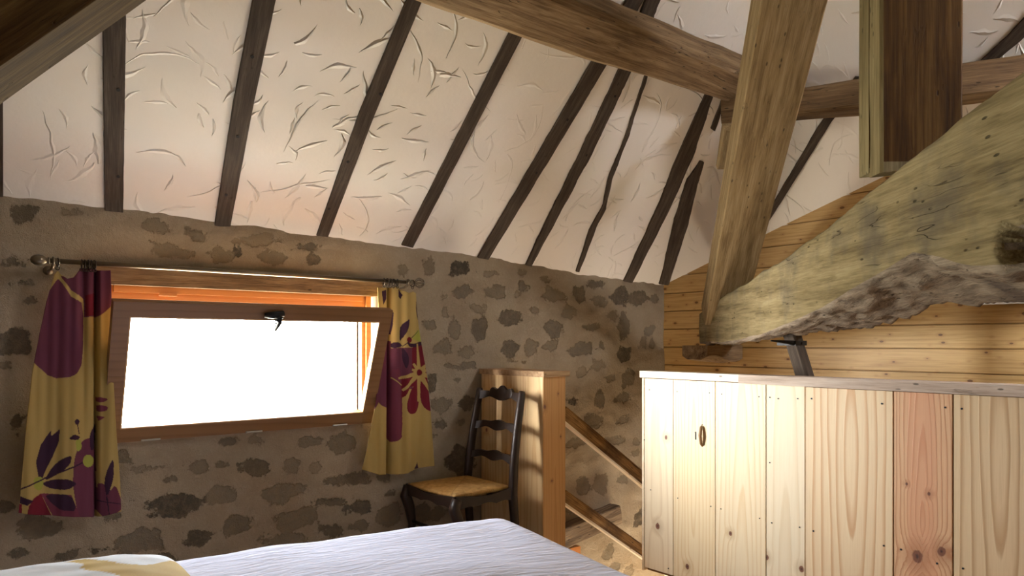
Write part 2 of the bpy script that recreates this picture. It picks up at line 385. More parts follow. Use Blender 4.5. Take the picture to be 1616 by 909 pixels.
# ------------------------------------------------------------------ WINDOW WALL
HX0, HX1, HZ0, HZ1 = .68, 2.09, H-.455, H+.345
STONES = '''37 337 50 28 .7|250 358 38 18 .35|112 335 30 10 .25|271 397 50 18 .3|311 372 40 18 .5|350 403 40 24 .4|377 397 12 12 .9|436 408 38 18 .4
480 389 22 10 .6|497 409 22 16 .7|410 376 45 15 .15|640 424 18 16 .4|680 422 16 26 .5|360 698 32 14 .6|404 694 20 12 .25|310 737 30 18 .4|352 733 26 14 .5
402 737 54 24 .75|265 758 22 10 .6|270 799 86 34 .9|347 781 36 28 .35|423 779 20 20 .4|373 829 42 34 .55|220 853 68 36 .5|312 849 50 24 .85|262 880 34 16 .6
220 740 44 12 .2|194 723 18 14 .5|175 816 20 20 .6|486 696 30 16 .4|540 699 38 28 .45|459 734 26 26 .35|497 737 22 20 .15|448 777 68 32 .35|545 756 64 18 .6
522 792 42 9 .7|565 801 42 22 .8|465 819 64 34 .4|568 829 26 14 .5|613 814 34 38 .4|526 842 36 18 .7|448 853 70 20 .35|620 778 16 6 .6|608 754 22 14 .5
723 423 30 26 .95|771 432 28 8 .3|730 460 28 16 .5|781 462 34 22 .45|827 451 18 18 .6|814 466 10 12 .3|754 487 28 10 .25|702 494 10 14 .3|803 501 34 24 .8
757 519 25 36 .7|680 513 24 16 .45|718 519 20 28 .35|701 549 18 26 .4|739 554 28 22 .35|804 549 26 28 .7|837 547 26 26 .35|739 578 22 12 .55|706 577 14 8 .4
683 603 14 28 .8|822 570 20 6 .4|721 600 14 6 .5|822 430 12 12 .35|696 639 26 24 .45|698 672 24 12 .65|737 637 26 24 .7|729 725 44 50 .75|726 667 10 8 .5
666 811 30 30 .5|693 811 26 22 .4|876 466 34 18 .4|915 464 20 28 .7|942 449 28 12 .7|946 476 18 14 .4|978 468 24 28 .85|1007 471 28 20 .7|1034 472 12 12 .4
898 495 26 16 .25|966 497 16 14 .3|875 519 28 24 .6|937 517 24 10 .4|986 518 18 38 .65|1027 522 16 14 .45|920 551 38 22 .55|948 543 8 12 .5|983 558 18 22 .8
1015 541 12 18 .4|1030 543 10 14 .5|868 546 20 16 .4|944 575 20 16 .25|966 594 18 12 .4|992 597 18 24 .55|917 587 18 18 .2|905 633 16 12 .95|946 628 14 24 .6
983 628 22 16 .6|845 490 12 10 .3|935 665 28 18 .55|983 663 16 14 .35|909 699 30 14 .4|972 695 34 14 .35|921 766 22 30 .5|948 763 20 28 .35|982 757 14 12 .4
939 793 8 5 .6|1009 817 18 20 .9|959 873 20 24 .5|969 896 18 14 .5|993 900 16 16 .3|1004 696 10 14 .3|1002 715 12 12 .4|25 446 40 16 .6|47 478 30 22 .7
22 540 56 44 .85|8 575 20 10 .5|28 672 20 34 .7|10 797 24 14 .6|58 833 62 34 .6|150 868 36 14 .8|20 412 44 24 .6|45 872 50 10 .7|110 875 40 14 .7|680 690 18 8 .3
660 700 14 10 .3|655 640 12 10 .3|850 600 14 14 .3|700 470 10 8 .3|860 440 14 8 .3|115 640 30 20 .5'''
def build_wall():
    st = []
    for row in STONES.replace('\n', '|').split('|'):
        u, v, a, b, dk = map(float, row.split())
        p = at_y(u, v, DW); l = at_y(u-a/2, v, DW); r = at_y(u+a/2, v, DW)
        t = DW/ray(u, v).y
        st.append((p.x, p.z, (r.x-l.x)/2, b/2*t/F, dk, random.uniform(-.15, .15), random.random()))
    for _ in range(90):
        X = random.choice([random.uniform(BX, .05), random.uniform(0, 4.6)]); Z = random.uniform(-1.3, 2.0) if X < .05 else random.uniform(-1.3, .45)
        if X > .1 and Z > .25 and X < 2.8: continue
        a = random.uniform(.04, .12); b = a*random.uniform(.4, .9)
        if all(math.hypot(X-s[0], Z-s[1]) > a+s[2]+.01 for s in st):
            st.append((X, Z, a, b, random.uniform(.25, .85), random.uniform(-.3, .3), random.random()))
    nx = 530; xs = np.linspace(BX-.03, GX+.03, nx)
    za = np.linspace(-1.5, H+.40, 250)
    for hx in (HX0, HX1): xs[np.argmin(abs(xs-hx))] = hx
    for hz in (HZ0, HZ1): za[np.argmin(abs(za-hz))] = hz
    top = np.interp(xs, [a for a, b in TOP], [b for a, b in TOP])+H
    top = top+.008+.003*np.sin(xs*19)+.003*np.sin(xs*47+1)+.002*np.sin(xs*111)
    nt_ = 20; fr = np.linspace(0, 1, nt_+1)[1:]
    Zg = np.empty((nx, len(za)+nt_))
    Zg[:, :len(za)] = za[None, :]
    top = top+.006
    Zg[:, len(za):] = (H+.40)+(top[:, None]+.0-(H+.40))*fr[None, :]
    nz = Zg.shape[1]; Xg = np.repeat(xs[:, None], nz, 1)
    best = np.full(Xg.shape, 9.); dk = np.zeros(Xg.shape); hue = np.zeros(Xg.shape)
    for (sx, sz, a, b, d, an, h) in st:
        ca, sa = math.cos(an), math.sin(an)
        x = (Xg-sx)*ca+(Zg-sz)*sa; z = -(Xg-sx)*sa+(Zg-sz)*ca
        e = np.zeros(x.shape); nk = random.choice((5, 6, 7)); ph = random.uniform(0, 6.28)
        for q in range(nk):
            th = ph+(q+random.uniform(-.28, .28))*2*math.pi/nk
            e = np.maximum(e, (x/a*math.cos(th)+z/b*math.sin(th))/random.uniform(.88, 1.12))
        dist = (e-1)*min(a, b)
        m = dist < best; best[m] = dist[m]; dk[m] = d; hue[m] = h
    val = np.clip(best/.2+.5, 0, 1)
    Y = np.full(Xg.shape, DW)
    rel = np.clip(-best/.02, -1, 1)
    Y = Y + .0015*rel
    for i in range(nx):
        for j in range(0, nz):
            Y[i, j] += .014*mnoise.noise(Vector((Xg[i, j]*5, Zg[i, j]*5, 2.)))+.006*mnoise.noise(Vector((Xg[i, j]*17, Zg[i, j]*17, 5.)))
    # render above the window leans into the room
    k = np.clip((Zg-(H+.34))/.16, 0, 1)*np.clip((Xg-.35)/.3, 0, 1)*np.clip((2.45-Xg)/.3, 0, 1)
    kk = np.clip(1-(Zg-(H+.345))/.18, 0, 1)*np.clip((Zg-(H+.30))/.045, 0, 1)*np.clip((Xg-.35)/.3, 0, 1)*np.clip((2.45-Xg)/.3, 0, 1)
    Y = Y+.055*kk
    # top edge folds back under the ceiling
    co = np.stack([Xg, Y, Zg], -1).reshape(-1, 3)
    I = np.arange(nx*nz).reshape(nx, nz)
    q = np.stack([I[:-1, :-1], I[1:, :-1], I[1:, 1:], I[:-1, 1:]], -1).reshape(-1, 4)
    cx = (Xg[:-1, :-1]+Xg[1:, 1:]).ravel()/2; cz = (Zg[:-1, :-1]+Zg[1:, 1:]).ravel()/2
    keep = ~((cx > HX0) & (cx < HX1) & (cz > HZ0) & (cz < HZ1))
    me = bpy.data.meshes.new('wall_window'); me.from_pydata(co.tolist(), [], q[keep].tolist())
    at = me.color_attributes.new('stone', 'FLOAT_COLOR', 'POINT')
    at.data.foreach_set('color', np.stack([val, dk, hue, np.ones_like(val)], -1).astype(np.float32).ravel())
    me.polygons.foreach_set('use_smooth', [True]*len(me.polygons))
    me.materials.append(M_stone)
    o = bpy.data.objects.new('wall_window', me); COL.objects.link(o); tag(o, kind='structure')
build_wall()
M_reveal = simple('limewash_reveal', (.62, .58, .50), .9)
M_out = simple('outer_render', (.5, .46, .4), .9)
bm = nb()
Yo = 4.00
for xa_, xb_ in ((HX0-.25, HX0+.005), (HX1-.005, HX1+.25)):
    box(bm, (xa_, DW+.03, HZ0-.3), (xb_, Yo, H+.285)); box(bm, (xa_, DW+.10, H+.28), (xb_, Yo, HZ1+.3))
box(bm, (HX0-.25, DW+.03, HZ0-.3), (HX1+.25, Yo, HZ0+.003)); box(bm, (HX0-.25, DW+.10, HZ1-.02), (HX1+.25, Yo, HZ1+.3))
tag(put('wall_reveal', bm, M_reveal), kind='structure')
# outer face of the building, keeps daylight out of the roof joint
bm = nb()
for a, b in (((BX-.1, Yo-.02, -1.6), (HX0-.2, Yo, H+.9)), ((HX1+.2, Yo-.02, -1.6), (GX+.1, Yo, H+.9)),
             ((HX0-.21, Yo-.02, -1.6), (HX1+.21, Yo, HZ0-.25)), ((HX0-.21, Yo-.02, HZ1+.25), (HX1+.21, Yo, H+.9))):
    box(bm, a, b)
tag(put('wall_outer', bm, M_out), kind='structure')
bm = nb(); box(bm, (GX+.03, DW-.02, -1.6), (GX+.13, Yo+.05, H+.9)); box(bm, (BX-.13, DW+.03, -1.6), (BX-.04, Yo+.05, H+.9)); tag(put('wall_return', bm, M_out), kind='structure')  # end blocks added to keep daylight out of the wall cavity
# unseen eaves block added to stop daylight leaking between wall and roof
bm = nb(); box(bm, (BX-.1, DW+.055, H+.40), (GX+.12, Yo+.1, H+1.0)); tag(put('eaves_light_block', bm, M_out), kind='structure')

# ------------------------------------------------------------------ OTHER WALLS / FLOOR
def gable_mat():
    k = Mt('gable_pine_planks', .45, .4); p = k.co.outputs['Object']; s = k.N('SeparateXYZ', [p])
    z = k.m_('DIVIDE', s.outputs[2], .14); idx = k.m_('FLOOR', z)
    wn = k.N('TexWhiteNoise', {'W': idx}, noise_dimensions='1D').outputs[0]
    y = k.m_('ADD', s.outputs[1], k.m_('MULTIPLY', wn, 37.))
    v = k.N('CombineXYZ', [k.m_('MULTIPLY', idx, 3.7), y, s.outputs[2]]).outputs[0]
    g = k.noise(k.v_('MULTIPLY', v, (1, 1.5, 40)), 2.0, 4, .6, .3)
    c = k.ramp(g, [(.3, (.46, .27, .085)), (.55, (.64, .42, .16)), (.75, (.72, .50, .22))])
    fz = k.m_('FRACT', z); gr = k.m_('ADD', k.m_('LESS_THAN', fz, .035), k.m_('GREATER_THAN', fz, .985))
    c = k.mix(k.m_('MULTIPLY', wn, .35), c, (.47, .27, .10))
    vo = k.N('TexVoronoi', {'Vector': k.N('CombineXYZ', [k.m_('MULTIPLY', y, 6.), k.m_('MULTIPLY', z, 1.6), 0.]).outputs[0], 'Scale': 1.0}, voronoi_dimensions='2D')
    d = vo.outputs[0]; rnd = k.N('SeparateColor', [vo.outputs[1]]).outputs[0]
    rad = k.m_('MULTIPLY', k.m_('SUBTRACT', rnd, .25), .13)
    kn = k.m_('LESS_THAN', d, rad)
    halo = k.m_('SUBTRACT', 1., k.step(k.m_('SUBTRACT', d, rad), 0., .14))
    c = k.mix(k.m_('MULTIPLY', halo, .45), c, (.36, .17, .05))
    c = k.mix(k.m_('MULTIPLY', kn, .85), c, (.13, .055, .02))
    c = k.mix(k.m_('MULTIPLY', gr, .55), c, (.20, .10, .03))
    k.col(c); k.nrm(k.bump(g, .001, .5)); return k.m
M_gable = gable_mat()
def build_gable():
    bm = nb(); zt = 4.0; z = -1.4; prof = []
    while z < zt:
        prof += [(z, GX+.008), (z+.003, GX+.008), (z+.007, GX), (z+.137, GX), (z+.140, GX+.008)]
        z += .14
    a = [bm.verts.new((x, NY-.02, z)) for z, x in prof]; b = [bm.verts.new((x, DW+.12, z)) for z, x in prof]
    for i in range(len(a)-1): bm.faces.new((a[i], a[i+1], b[i+1], b[i]))
    for nrm_, pt in ((Vector((0, .335, 1)), Vector((GX, DW, H+.453+.05))), (Vector((0, -.9, 1)), Vector((GX, NY, H+.453+.05)))):
        g = bm.verts[:]+bm.edges[:]+bm.faces[:]
        bmesh.ops.bisect_plane(bm, geom=g, plane_co=pt, plane_no=nrm_.normalized(), clear_outer=True)
    o = put('wall_gable', bm, M_gable); tag(o, kind='structure')
build_gable()
M_wallw = simple('lime_wall', (.55, .48, .38), .9)
M_floor = timber('floor_boards', (.20, .12, .06), (.32, .20, .11), (.42, .29, .17), 0, .2, .5, .002)
def poly_wall(name, pts, mat):
    bm = nb(); bm.faces.new([bm.verts.new(p) for p in pts]); tag(put(name, bm, mat), kind='structure')
ridge = .6
poly_wall('wall_near', [(BX-.05, NY, -.05), (GX+.1, NY, -.05), (GX+.1, NY, H+.6), (BX-.05, NY, H+.75)], M_wallw)
# back wall with the rear window opening
ry0, ry1, rz0, rz1 = .85, 1.25, 1.25, 1.65
prf = lambda Y: zc(BX, Y)+.03
bm = nb()
for ys_ in ((NY-.02, ry0, -.05, 'top'), (ry0, ry1, -.05, 'top'), (ry1, 4.1, -1.5, 'top')):
    y0, y1, z0_, z1_ = ys_
    n = 12; pb = [bm.verts.new((BX, y0+(y1-y0)*i/n, z0_)) for i in range(n+1)]
    pt = [bm.verts.new((BX, y0+(y1-y0)*i/n, (prf(y0+(y1-y0)*i/n) if z1_ == 'top' else z1_))) for i in range(n+1)]
    for i in range(n): bm.faces.new((pb[i], pb[i+1], pt[i+1], pt[i]))
tag(put('wall_back', bm, M_wallw), kind='structure')
def slope_pt(x, y, d): return Vector((x, y, zc(x, y)))+Vector((0, -.67, .74))*d
w2 = empty('roof_fill_window', (4.0, -.92, 3.1)); tag(w2, kind='structure')  # unseen roof window, added to let in the fill light
bm = nb()
for (xa, xb, ya, yb) in ((SKX0-.05, SKX0, SKY0-.05, SKY1+.05), (SKX1, SKX1+.05, SKY0-.05, SKY1+.05), (SKX0, SKX1, SKY0-.05, SKY0), (SKX0, SKX1, SKY1, SKY1+.05)):
    vs = [bm.verts.new(slope_pt(x, y, d)) for d in (-.03, .10) for x, y in ((xa, ya), (xb, ya), (xb, yb), (xa, yb))]
    for f in ((0, 1, 2, 3), (4, 5, 6, 7), (0, 1, 5, 4), (1, 2, 6, 5), (2, 3, 7, 6), (3, 0, 4, 7)): bm.faces.new([vs[q] for q in f])
put('window_frame', bm, M_orange, w2)
# floor with stairwell opening x>2.99, y>2.55
bm = nb(); box(bm, (BX-.05, NY-.05, -.12), (2.99, DW+.1, 0)); box(bm, (2.99, NY-.05, -.12), (GX+.1, 2.55, 0))
tag(put('floor', bm, M_floor), kind='structure')
bm = nb(); box(bm, (2.9, 2.4, -1.45), (GX+.1, DW+.1, -1.4)); box(bm, (2.94, 2.4, -1.4), (2.97, DW, -.12)); box(bm, (2.97, 2.47, -1.4), (GX, 2.5, -.12))
tag(put('wall_stairwell', bm, M_wallw), kind='structure')

# ------------------------------------------------------------------ WINDOW 1
def glassmat():
    k = Mt('window_glass'); nt = k.nt
    tr = k.N('BsdfTransparent', {0: (.97, .98, .98, 1)}); gl = k.N('BsdfGlossy', {'Roughness': .02, 'Color': (1, 1, 1, 1)})
    fc = k.N('LayerWeight', {'Blend': .5}).outputs['Facing']; fr = k.m_('ADD', k.m_('MULTIPLY', k.m_('POWER', fc, 5.), .5), .04); mx = k.N('MixShader', {0: fr, 1: tr.outputs[0], 2: gl.outputs[0]})
    nt.links.new(mx.outputs[0], nt.nodes['Material Output'].inputs[0]); return k.m
M_glass = glassmat()
w1 = empty('window_1', (1.39, DW, HZ0)); tag(w1, kind='structure')
bm = nb()
fx0, fx1, fz0, fz1 = .68, 2.06, H-.44, H+.262
y0, y1 = 3.775, 3.835
for a, b in (((fx0, y0, fz0), (fx0+.06, y1, fz1)), ((fx1-.05, y0, fz0), (fx1, y1, fz1)), ((fx0+.06, y0+.001, fz0), (fx1-.05, y1-.001, fz0+.05)), ((fx0+.06, y0+.001, fz1-.06), (fx1-.05, y1-.001, fz1))):
    box(bm, a, b)
# rebate step on the head and jamb
box(bm, (fx0+.06, y0-.018, fz1-.03), (fx1-.05, y0+.001, fz1)); box(bm, (fx1-.03, y0-.018, fz0), (fx1, y0, fz1))
box(bm, (fx1-.05, y1-.02, fz0+.05), (fx1-.042, y1+.02, fz1-.06))
put('window_frame', bm, M_orange, w1, bevel=.002)
bm = nb(); box(bm, (.93, y0-.028, fz1-.042), (1.01, y0-.018, fz1-.028)); put('latch_keep', bm, M_orange, w1)
# tilted sash, hinged at its foot
SL = .665; ty = .23; ang = math.atan2(ty, .62)
Ms = Matrix.Translation((.677, 3.715, H-.437)) @ Matrix.Rotation(ang, 4, 'X')
SW = 1.343; tk = .045; bw = .066
bm = nb()
for a, b in (((0, -tk, 0), (bw, 0, SL)), ((SW-bw, -tk, 0), (SW, 0, SL)), ((bw, -tk+.0005, 0), (SW-bw, -.0005, bw)), ((bw, -tk+.0005, SL-bw), (SW-bw, -.0005, SL))):
    box(bm, a, b)
sash = put('window_sash', bm, M_sash, w1, Ms, bevel=.003)
bm = nb(); box(bm, (bw-.01, -.028, bw-.01), (SW-bw+.01, -.022, SL-bw+.01)); put('pane', bm, M_glass, sash, Ms)
bm = nb()
for a, b in (((bw, -tk-.0, bw), (bw+.006, -.028, SL-bw)), ((SW-bw-.006, -tk, bw), (SW-bw, -.028, SL-bw)), ((bw+.006, -tk, bw), (SW-bw-.006, -.028, bw+.006)), ((bw+.006, -tk, SL-bw-.006), (SW-bw-.006, -.028, SL-bw))):
    box(bm, a, b)
put('glazing_bead', bm, simple('glazing_bead_pine', (.5, .28, .11), .4), sash, Ms)
# black latch on top rail at u~428
lx = .70
bm = nb(); tube(bm, [(lx-.055, -tk-.010, SL-.042), (lx-.02, -tk-.018, SL-.038), (lx+.035, -tk-.014, SL-.030)], [.012, .018, .015], 10)
tube(bm, [(lx+.012, -tk-.012, SL-.035), (lx+.014, -tk-.030, SL-.070), (lx+.002, -tk-.022, SL-.115)], [.019, .013, .006], 10)
for i in range(4): torus(bm, (lx+.013-.001*i, -tk-.02, SL-.050-.014*i), (0, .2, 1), .017-.002*i, .003, 12, 6)
put('window_latch', bm, M_black, sash, Ms, smooth=True)
for hu in (235, 397, 532):
    hx = at_y(hu, 685, 3.70).x
    bm = nb(); box(bm, (hx-.04, 3.66, H-.452), (hx-.002, 3.70, H-.446)); box(bm, (hx+.002, 3.66, H-.452), (hx+.04, 3.70, H-.446))
    tube(bm, [(hx-.04, 3.662, H-.449), (hx+.04, 3.662, H-.449)], .005, 8)
    put('hinge', bm, M_hinge, w1)
# lintel
bm = nb(); box(bm, (HX0-.02, DW-.005, H+.262), (HX1+.03, DW+.12, H+.352))
tag(put('trim_2', bm, M_lintel, None, bevel=.004), kind='structure')

# ------------------------------------------------------------------ CURTAIN ROD
RY, RZ = 3.575, H+.339
def rx(u): return at_y(u, 430, RY).x
rod = empty('curtain_rod', (1.36, DW, RZ)); tag(rod, 'thin burnished metal curtain rod with round finials above the window', 'curtain rod')
bm = nb(); tube(bm, [(rx(78), RY, RZ), (rx(640), RY, RZ)], .0105, 14); put('rod', bm, M_metal, rod, smooth=True)
bm = nb(); X = rx(60)
lathe_x(bm, (X, RY, RZ), [(-.028, .002), (-.024, .012), (-.012, .021), (.002, .024), (.016, .021), (.028, .013), (.032, .009), (.034, .014), (.040, .014), (.042, .008), (.052, .008), (.054, .013), (.075, .013), (.077, .010)])
put('finial', bm, M_metal, rod, smooth=True)
bm = nb(); X = rx(662)
for a in range(4):
    an = a*math.pi/4; torus(bm, (X, RY, RZ), (0, math.cos(an), math.sin(an)), .027, .0035, 20, 6)
lathe_x(bm, (X-.05, RY, RZ), [(-.03, .011), (-.01, .011), (-.008, .015), (0, .015), (.004, .009), (.022, .009), (.024, .013), (.028, .004)])
fo = put('finial', bm, M_metal, rod, smooth=True); fo['label'] = 'open cage finial at the right end of the rod'
for u in (84, 644):
    bm = nb(); X = rx(u); tube(bm, [(X, RY, RZ-.014), (X, RY+.04, RZ-.03), (X, DW+.01, RZ-.03)], .006, 8)
    tube(bm, [(X, DW-.012, RZ-.03), (X, DW+.02, RZ-.03)], .02, 14)
    torus(bm, (X, RY, RZ), (1, 0, 0), .015, .004)
    put('bracket', bm, M_metal, rod, smooth=True)
RINGS = [91, 129, 134, 139, 144, 149, 606, 611, 616, 621, 627, 651]
for u in RINGS:
    bm = nb(); X = rx(u); an = random.uniform(-.3, .3)
    torus(bm, (X, RY, RZ-.006), (1, an, .0), .018, .0032, 18, 6); torus(bm, (X, RY, RZ-.030), (0, 1, 0), .007, .002, 12, 6)
    put('curtain_ring', bm, simple('dark_ring_metal', (.05, .035, .025), .35, .8) if u == 91 else bpy.data.materials['dark_ring_metal'], rod, smooth=True)

# ------------------------------------------------------------------ CURTAINS
YEL = (.42, .29, .095); PLU = (.135, .036, .058); DRK = (.040, .016, .032); RED = (.15, .012, .022); GRN = (.33, .33, .06); MAR = (.16, .035, .055)
def inside(P, px, py):
    c = np.zeros(px.shape, bool); n = len(P)
    for i in range(n):
        x1, y1 = P[i]; x2, y2 = P[(i+1) % n]
        if y1 == y2: continue
        m = ((y1 > py) != (y2 > py)) & (px < (x2-x1)*(py-y1)/(y2-y1)+x1); c ^= m
    return c
def smoothpoly(P, k=2):
    P = [Vector((p[0], p[1])) for p in P]
    for _ in range(k):
        Q = []
        for i in range(len(P)):
            a, b = P[i], P[(i+1) % len(P)]; Q += [a*.8+b*.2, a*.2+b*.8]
        P = Q
    return [(p.x, p.y) for p in P]
def z_(P, s, ox, oy): return [(ox+x/s, oy+y/s) for x, y in P]
def ell(cx, cy, rx_, ry_=None): return [(cx+rx_*math.cos(i*.4), cy+(ry_ or rx_)*math.sin(i*.4)) for i in range(16)]
def bar(x0, y0, x1, y1, w0, w1):
    d = Vector((x1-x0, y1-y0)).normalized(); n = Vector((-d.y, d.x))
    return [(x0+n.x*w0, y0+n.y*w0), (x1+n.x*w1, y1+n.y*w1), (x1-n.x*w1, y1-n.y*w1), (x0-n.x*w0, y0-n.y*w0)]
A2 = lambda P: z_(P, 2.605, 20, 560)
L_PAT = [(PLU, smoothpoly([(90, 440), (68, 476), (56, 512), (46, 566), (82, 598), (118, 594), (131, 572), (133, 480), (112, 466), (95, 442)], 1)),
    (PLU, [(96, 436), (112, 436), (124, 428), (124, 418), (152, 415), (152, 500), (134, 500), (134, 478), (114, 462)]), (RED, [(136, 466), (152, 462), (152, 497), (136, 499)]),
    (YEL, [(95, 442), (100, 442), (112, 458), (133, 472), (133, 480), (112, 468)]),
    (PLU, [(152, 415), (180, 415), (178, 480), (166, 492), (152, 502)]),
    (PLU, smoothpoly(A2([(250, 430), (270, 370), (300, 345), (348, 340), (352, 700), (275, 700), (255, 600), (245, 530)]), 1)),
    (MAR, A2([(115, 570), (240, 575), (285, 690), (180, 690)])), (RED, A2([(50, 690), (65, 620), (85, 590), (115, 570), (175, 690)])), (RED, A2([(10, 612), (38, 612), (36, 690), (10, 690)])),
    (DRK, A2([(105, 500), (95, 440), (115, 370), (160, 310), (160, 335), (195, 305), (190, 360), (165, 420), (130, 490), (118, 520)])),
    (DRK, smoothpoly(A2([(128, 522), (165, 460), (205, 425), (243, 412), (235, 450), (190, 490)]), 1)),
    (DRK, smoothpoly(A2([(115, 530), (170, 512), (230, 510), (264, 528), (225, 555), (160, 552)]), 1)),
    (DRK, smoothpoly(A2([(130, 575), (240, 572), (262, 640), (200, 640), (160, 610)]), 1)), (DRK, A2([(30, 580), (85, 600), (60, 618), (28, 610)])),
    (GRN, smoothpoly(A2([(85, 505), (120, 500), (128, 530), (115, 560), (85, 548)]), 1)), (DRK, A2(bar(30, 552, 300, 438, 3, 3))),
    (GRN, A2(ell(312, 437, 23, 26))), (DRK, smoothpoly(A2([(322, 395), (316, 330), (348, 272), (348, 360), (335, 390)]), 1)),
    (DRK, A2(ell(263, 275, 10, 12))), (DRK, A2(bar(264, 285, 272, 325, 2, 2))), (DRK, smoothpoly(A2([(228, 346), (250, 325), (278, 337), (265, 350)]), 1)),
    (GRN, smoothpoly(A2([(255, 350), (278, 345), (285, 385), (262, 400)]), 1)),
    (MAR, smoothpoly(A2([(350, 172), (392, 180), (380, 192), (350, 196)]), 1)), (MAR, smoothpoly(A2([(350, 204), (392, 212), (385, 230), (350, 236)]), 1)), (MAR, A2([(350, 250), (380, 255), (355, 272)])),
    (PLU, smoothpoly(A2([(350, 528), (375, 528), (395, 560), (420, 530), (445, 600), (445, 640), (350, 670)]), 1)), (DRK, smoothpoly(A2([(385, 590), (375, 520), (390, 460), (411, 422), (414, 500)]), 1)),
    (DRK, A2(bar(385, 580, 395, 660, 3, 2))), (DRK, A2(bar(352, 600, 440, 610, 2, 2)))]
B3 = lambda P: z_(P, 5.05, 540, 420)
B4 = lambda P: z_(P, 5.345, 540, 590)
R_PAT = [(PLU, B3([(345, 560), (400, 600), (400, 655), (480, 650), (560, 650), (560, 980), (270, 980), (310, 760)])),
    (PLU, B4([(300, 0), (405, 0), (405, 295), (345, 272), (300, 240), (240, 330)])), (MAR, smoothpoly(B4([(412, -40), (505, -40), (505, 530), (480, 560), (405, 582), (400, 300)]), 1)),
    (RED, B3([(556, 650), (600, 636), (660, 606), (700, 780), (720, 960), (500, 960), (500, 880), (556, 860)])),
    (RED, B4([(500, 40), (610, 30), (525, 185), (500, 205)])), (RED, smoothpoly(B4([(640, 50), (655, 120), (658, 270), (622, 330), (575, 342), (535, 315), (532, 240), (570, 150)]), 2)),
    (RED, smoothpoly(B4([(668, 60), (760, 110), (790, 330), (705, 300), (672, 230)]), 1)),
    (DRK, smoothpoly(B3([(588, 268), (620, 330), (640, 400), (636, 465), (600, 420), (586, 340)]), 1)), (DRK, B3([(318, 200), (350, 188), (352, 260), (330, 310)])),
    (DRK, B3([(448, 180), (485, 230), (470, 262), (448, 242)])), (DRK, smoothpoly(B3([(534, 416), (528, 480), (490, 560), (458, 606), (458, 500), (490, 450)]), 1)),
    (DRK, B3([(382, 330), (412, 370), (408, 470), (398, 545), (340, 555), (350, 500), (378, 460)])), (YEL, B3([(350, 555), (394, 552), (394, 580), (345, 578)])),
    (DRK, smoothpoly(B3([(398, 608), (460, 608), (485, 640), (400, 658)]), 1)), (DRK, smoothpoly(B3([(476, 640), (520, 715), (524, 770), (500, 825), (478, 740)]), 1)),
    (DRK, smoothpoly(B3([(500, 600), (560, 622), (640, 598), (665, 610), (620, 642), (530, 648)]), 1)), (GRN, smoothpoly(B3([(548, 575), (600, 510), (655, 498), (660, 600), (600, 600)]), 1)),
    (RED, B3(ell(530, 588, 24))), (DRK, B3(bar(480, 640, 610, 515, 3, 2))), (DRK, B4([(642, 748), (658, 800), (605, 802)]))]
for an, ln in ((-95, 46), (-50, 18), (-20, 14), (25, 30), (62, 34), (92, 46), (135, 40), (165, 36), (200, 14), (232, 18)):
    a = math.radians(an); R_PAT.append((YEL, bar(663, 588, 663+ln*math.cos(a), 588+ln*math.sin(a), 4.2, 1.6)))
R_PAT.append((RED, ell(663, 588, 5)))
R_PAT.append((YEL, bar(619, 596, 634, 608, .8, .8)))

M_curt = vcol('printed_curtain_cotton', .85, 500, .10)
def curtain(name, left, right, topf, botf, pat, folds, Yb, label):
    nu, nv = 170, 420
    v0 = left[0][0]; v1 = left[-1][0]
    ss = np.linspace(0, 1, nu); rr = np.linspace(0, 1, nv)
    U = np.zeros((nu, nv)); V = np.zeros((nu, nv)); P = np.zeros((nu, nv, 3))
    for i, s in enumerate(ss):
        for j, r in enumerate(rr):
            vv = v0+(v1-v0)*r
            ul = interp(vv, left); ur = interp(vv, right); u = ul+(ur-ul)*s
            a, b = interp(u, topf), interp(u, botf)
            v = a+(b-a)*r
            Y = Yb+folds(u, v, s, r)
            p = at_y(u, v, Yb); p.y = Y          # fold moves cloth straight towards / away from the wall
            U[i, j] = u; V[i, j] = v; P[i, j] = p
    col = np.zeros((nu, nv, 4)); col[..., :3] = YEL; col[..., 3] = 1
    for c, poly in pat:
        m = inside(poly, U, V); col[m, :3] = c
    me = bpy.data.meshes.new(name); I = np.arange(nu*nv).reshape(nu, nv)
    q = np.stack([I[:-1, :-1], I[1:, :-1], I[1:, 1:], I[:-1, 1:]], -1).reshape(-1, 4)
    me.from_pydata(P.reshape(-1, 3).tolist(), [], q.tolist())
    at = me.color_attributes.new('pattern', 'FLOAT_COLOR', 'POINT'); at.data.foreach_set('color', col.astype(np.float32).ravel())
    me.polygons.foreach_set('use_smooth', [True]*len(me.polygons)); me.materials.append(M_curt)
    o = bpy.data.objects.new(name, me); COL.objects.link(o)
    so = o.modifiers.new('thick', 'SOLIDIFY'); so.thickness = .003; so.offset = 0
    tag(o, label, 'curtain', 'curtains at the window'); return o
def fold_l(u, v, s, r):
    k = min(1, .35+r)
    f = .010*math.sin((u-60)*.09)*k + .0025*math.sin(u*.35+r*2)*(1-r*.4)
    d = (u-152.5)/3.2; f += .045*math.exp(-d*d)*(1-.1*r)
    d = (u-133)/5; f += .02*math.exp(-d*d)*(1-r)
    if u > 154: f += -.006
    return f
def fold_r(u, v, s, r):
    f = .012*math.sin((u-600)*.12)*(.5+r)+.004*math.sin(u*.4)
    d = (u-615.5)/2.4; f += .045*math.exp(-d*d)
    d = (u-634)/4; f += .010*math.exp(-d*d)*(1-r*.5)
    return f
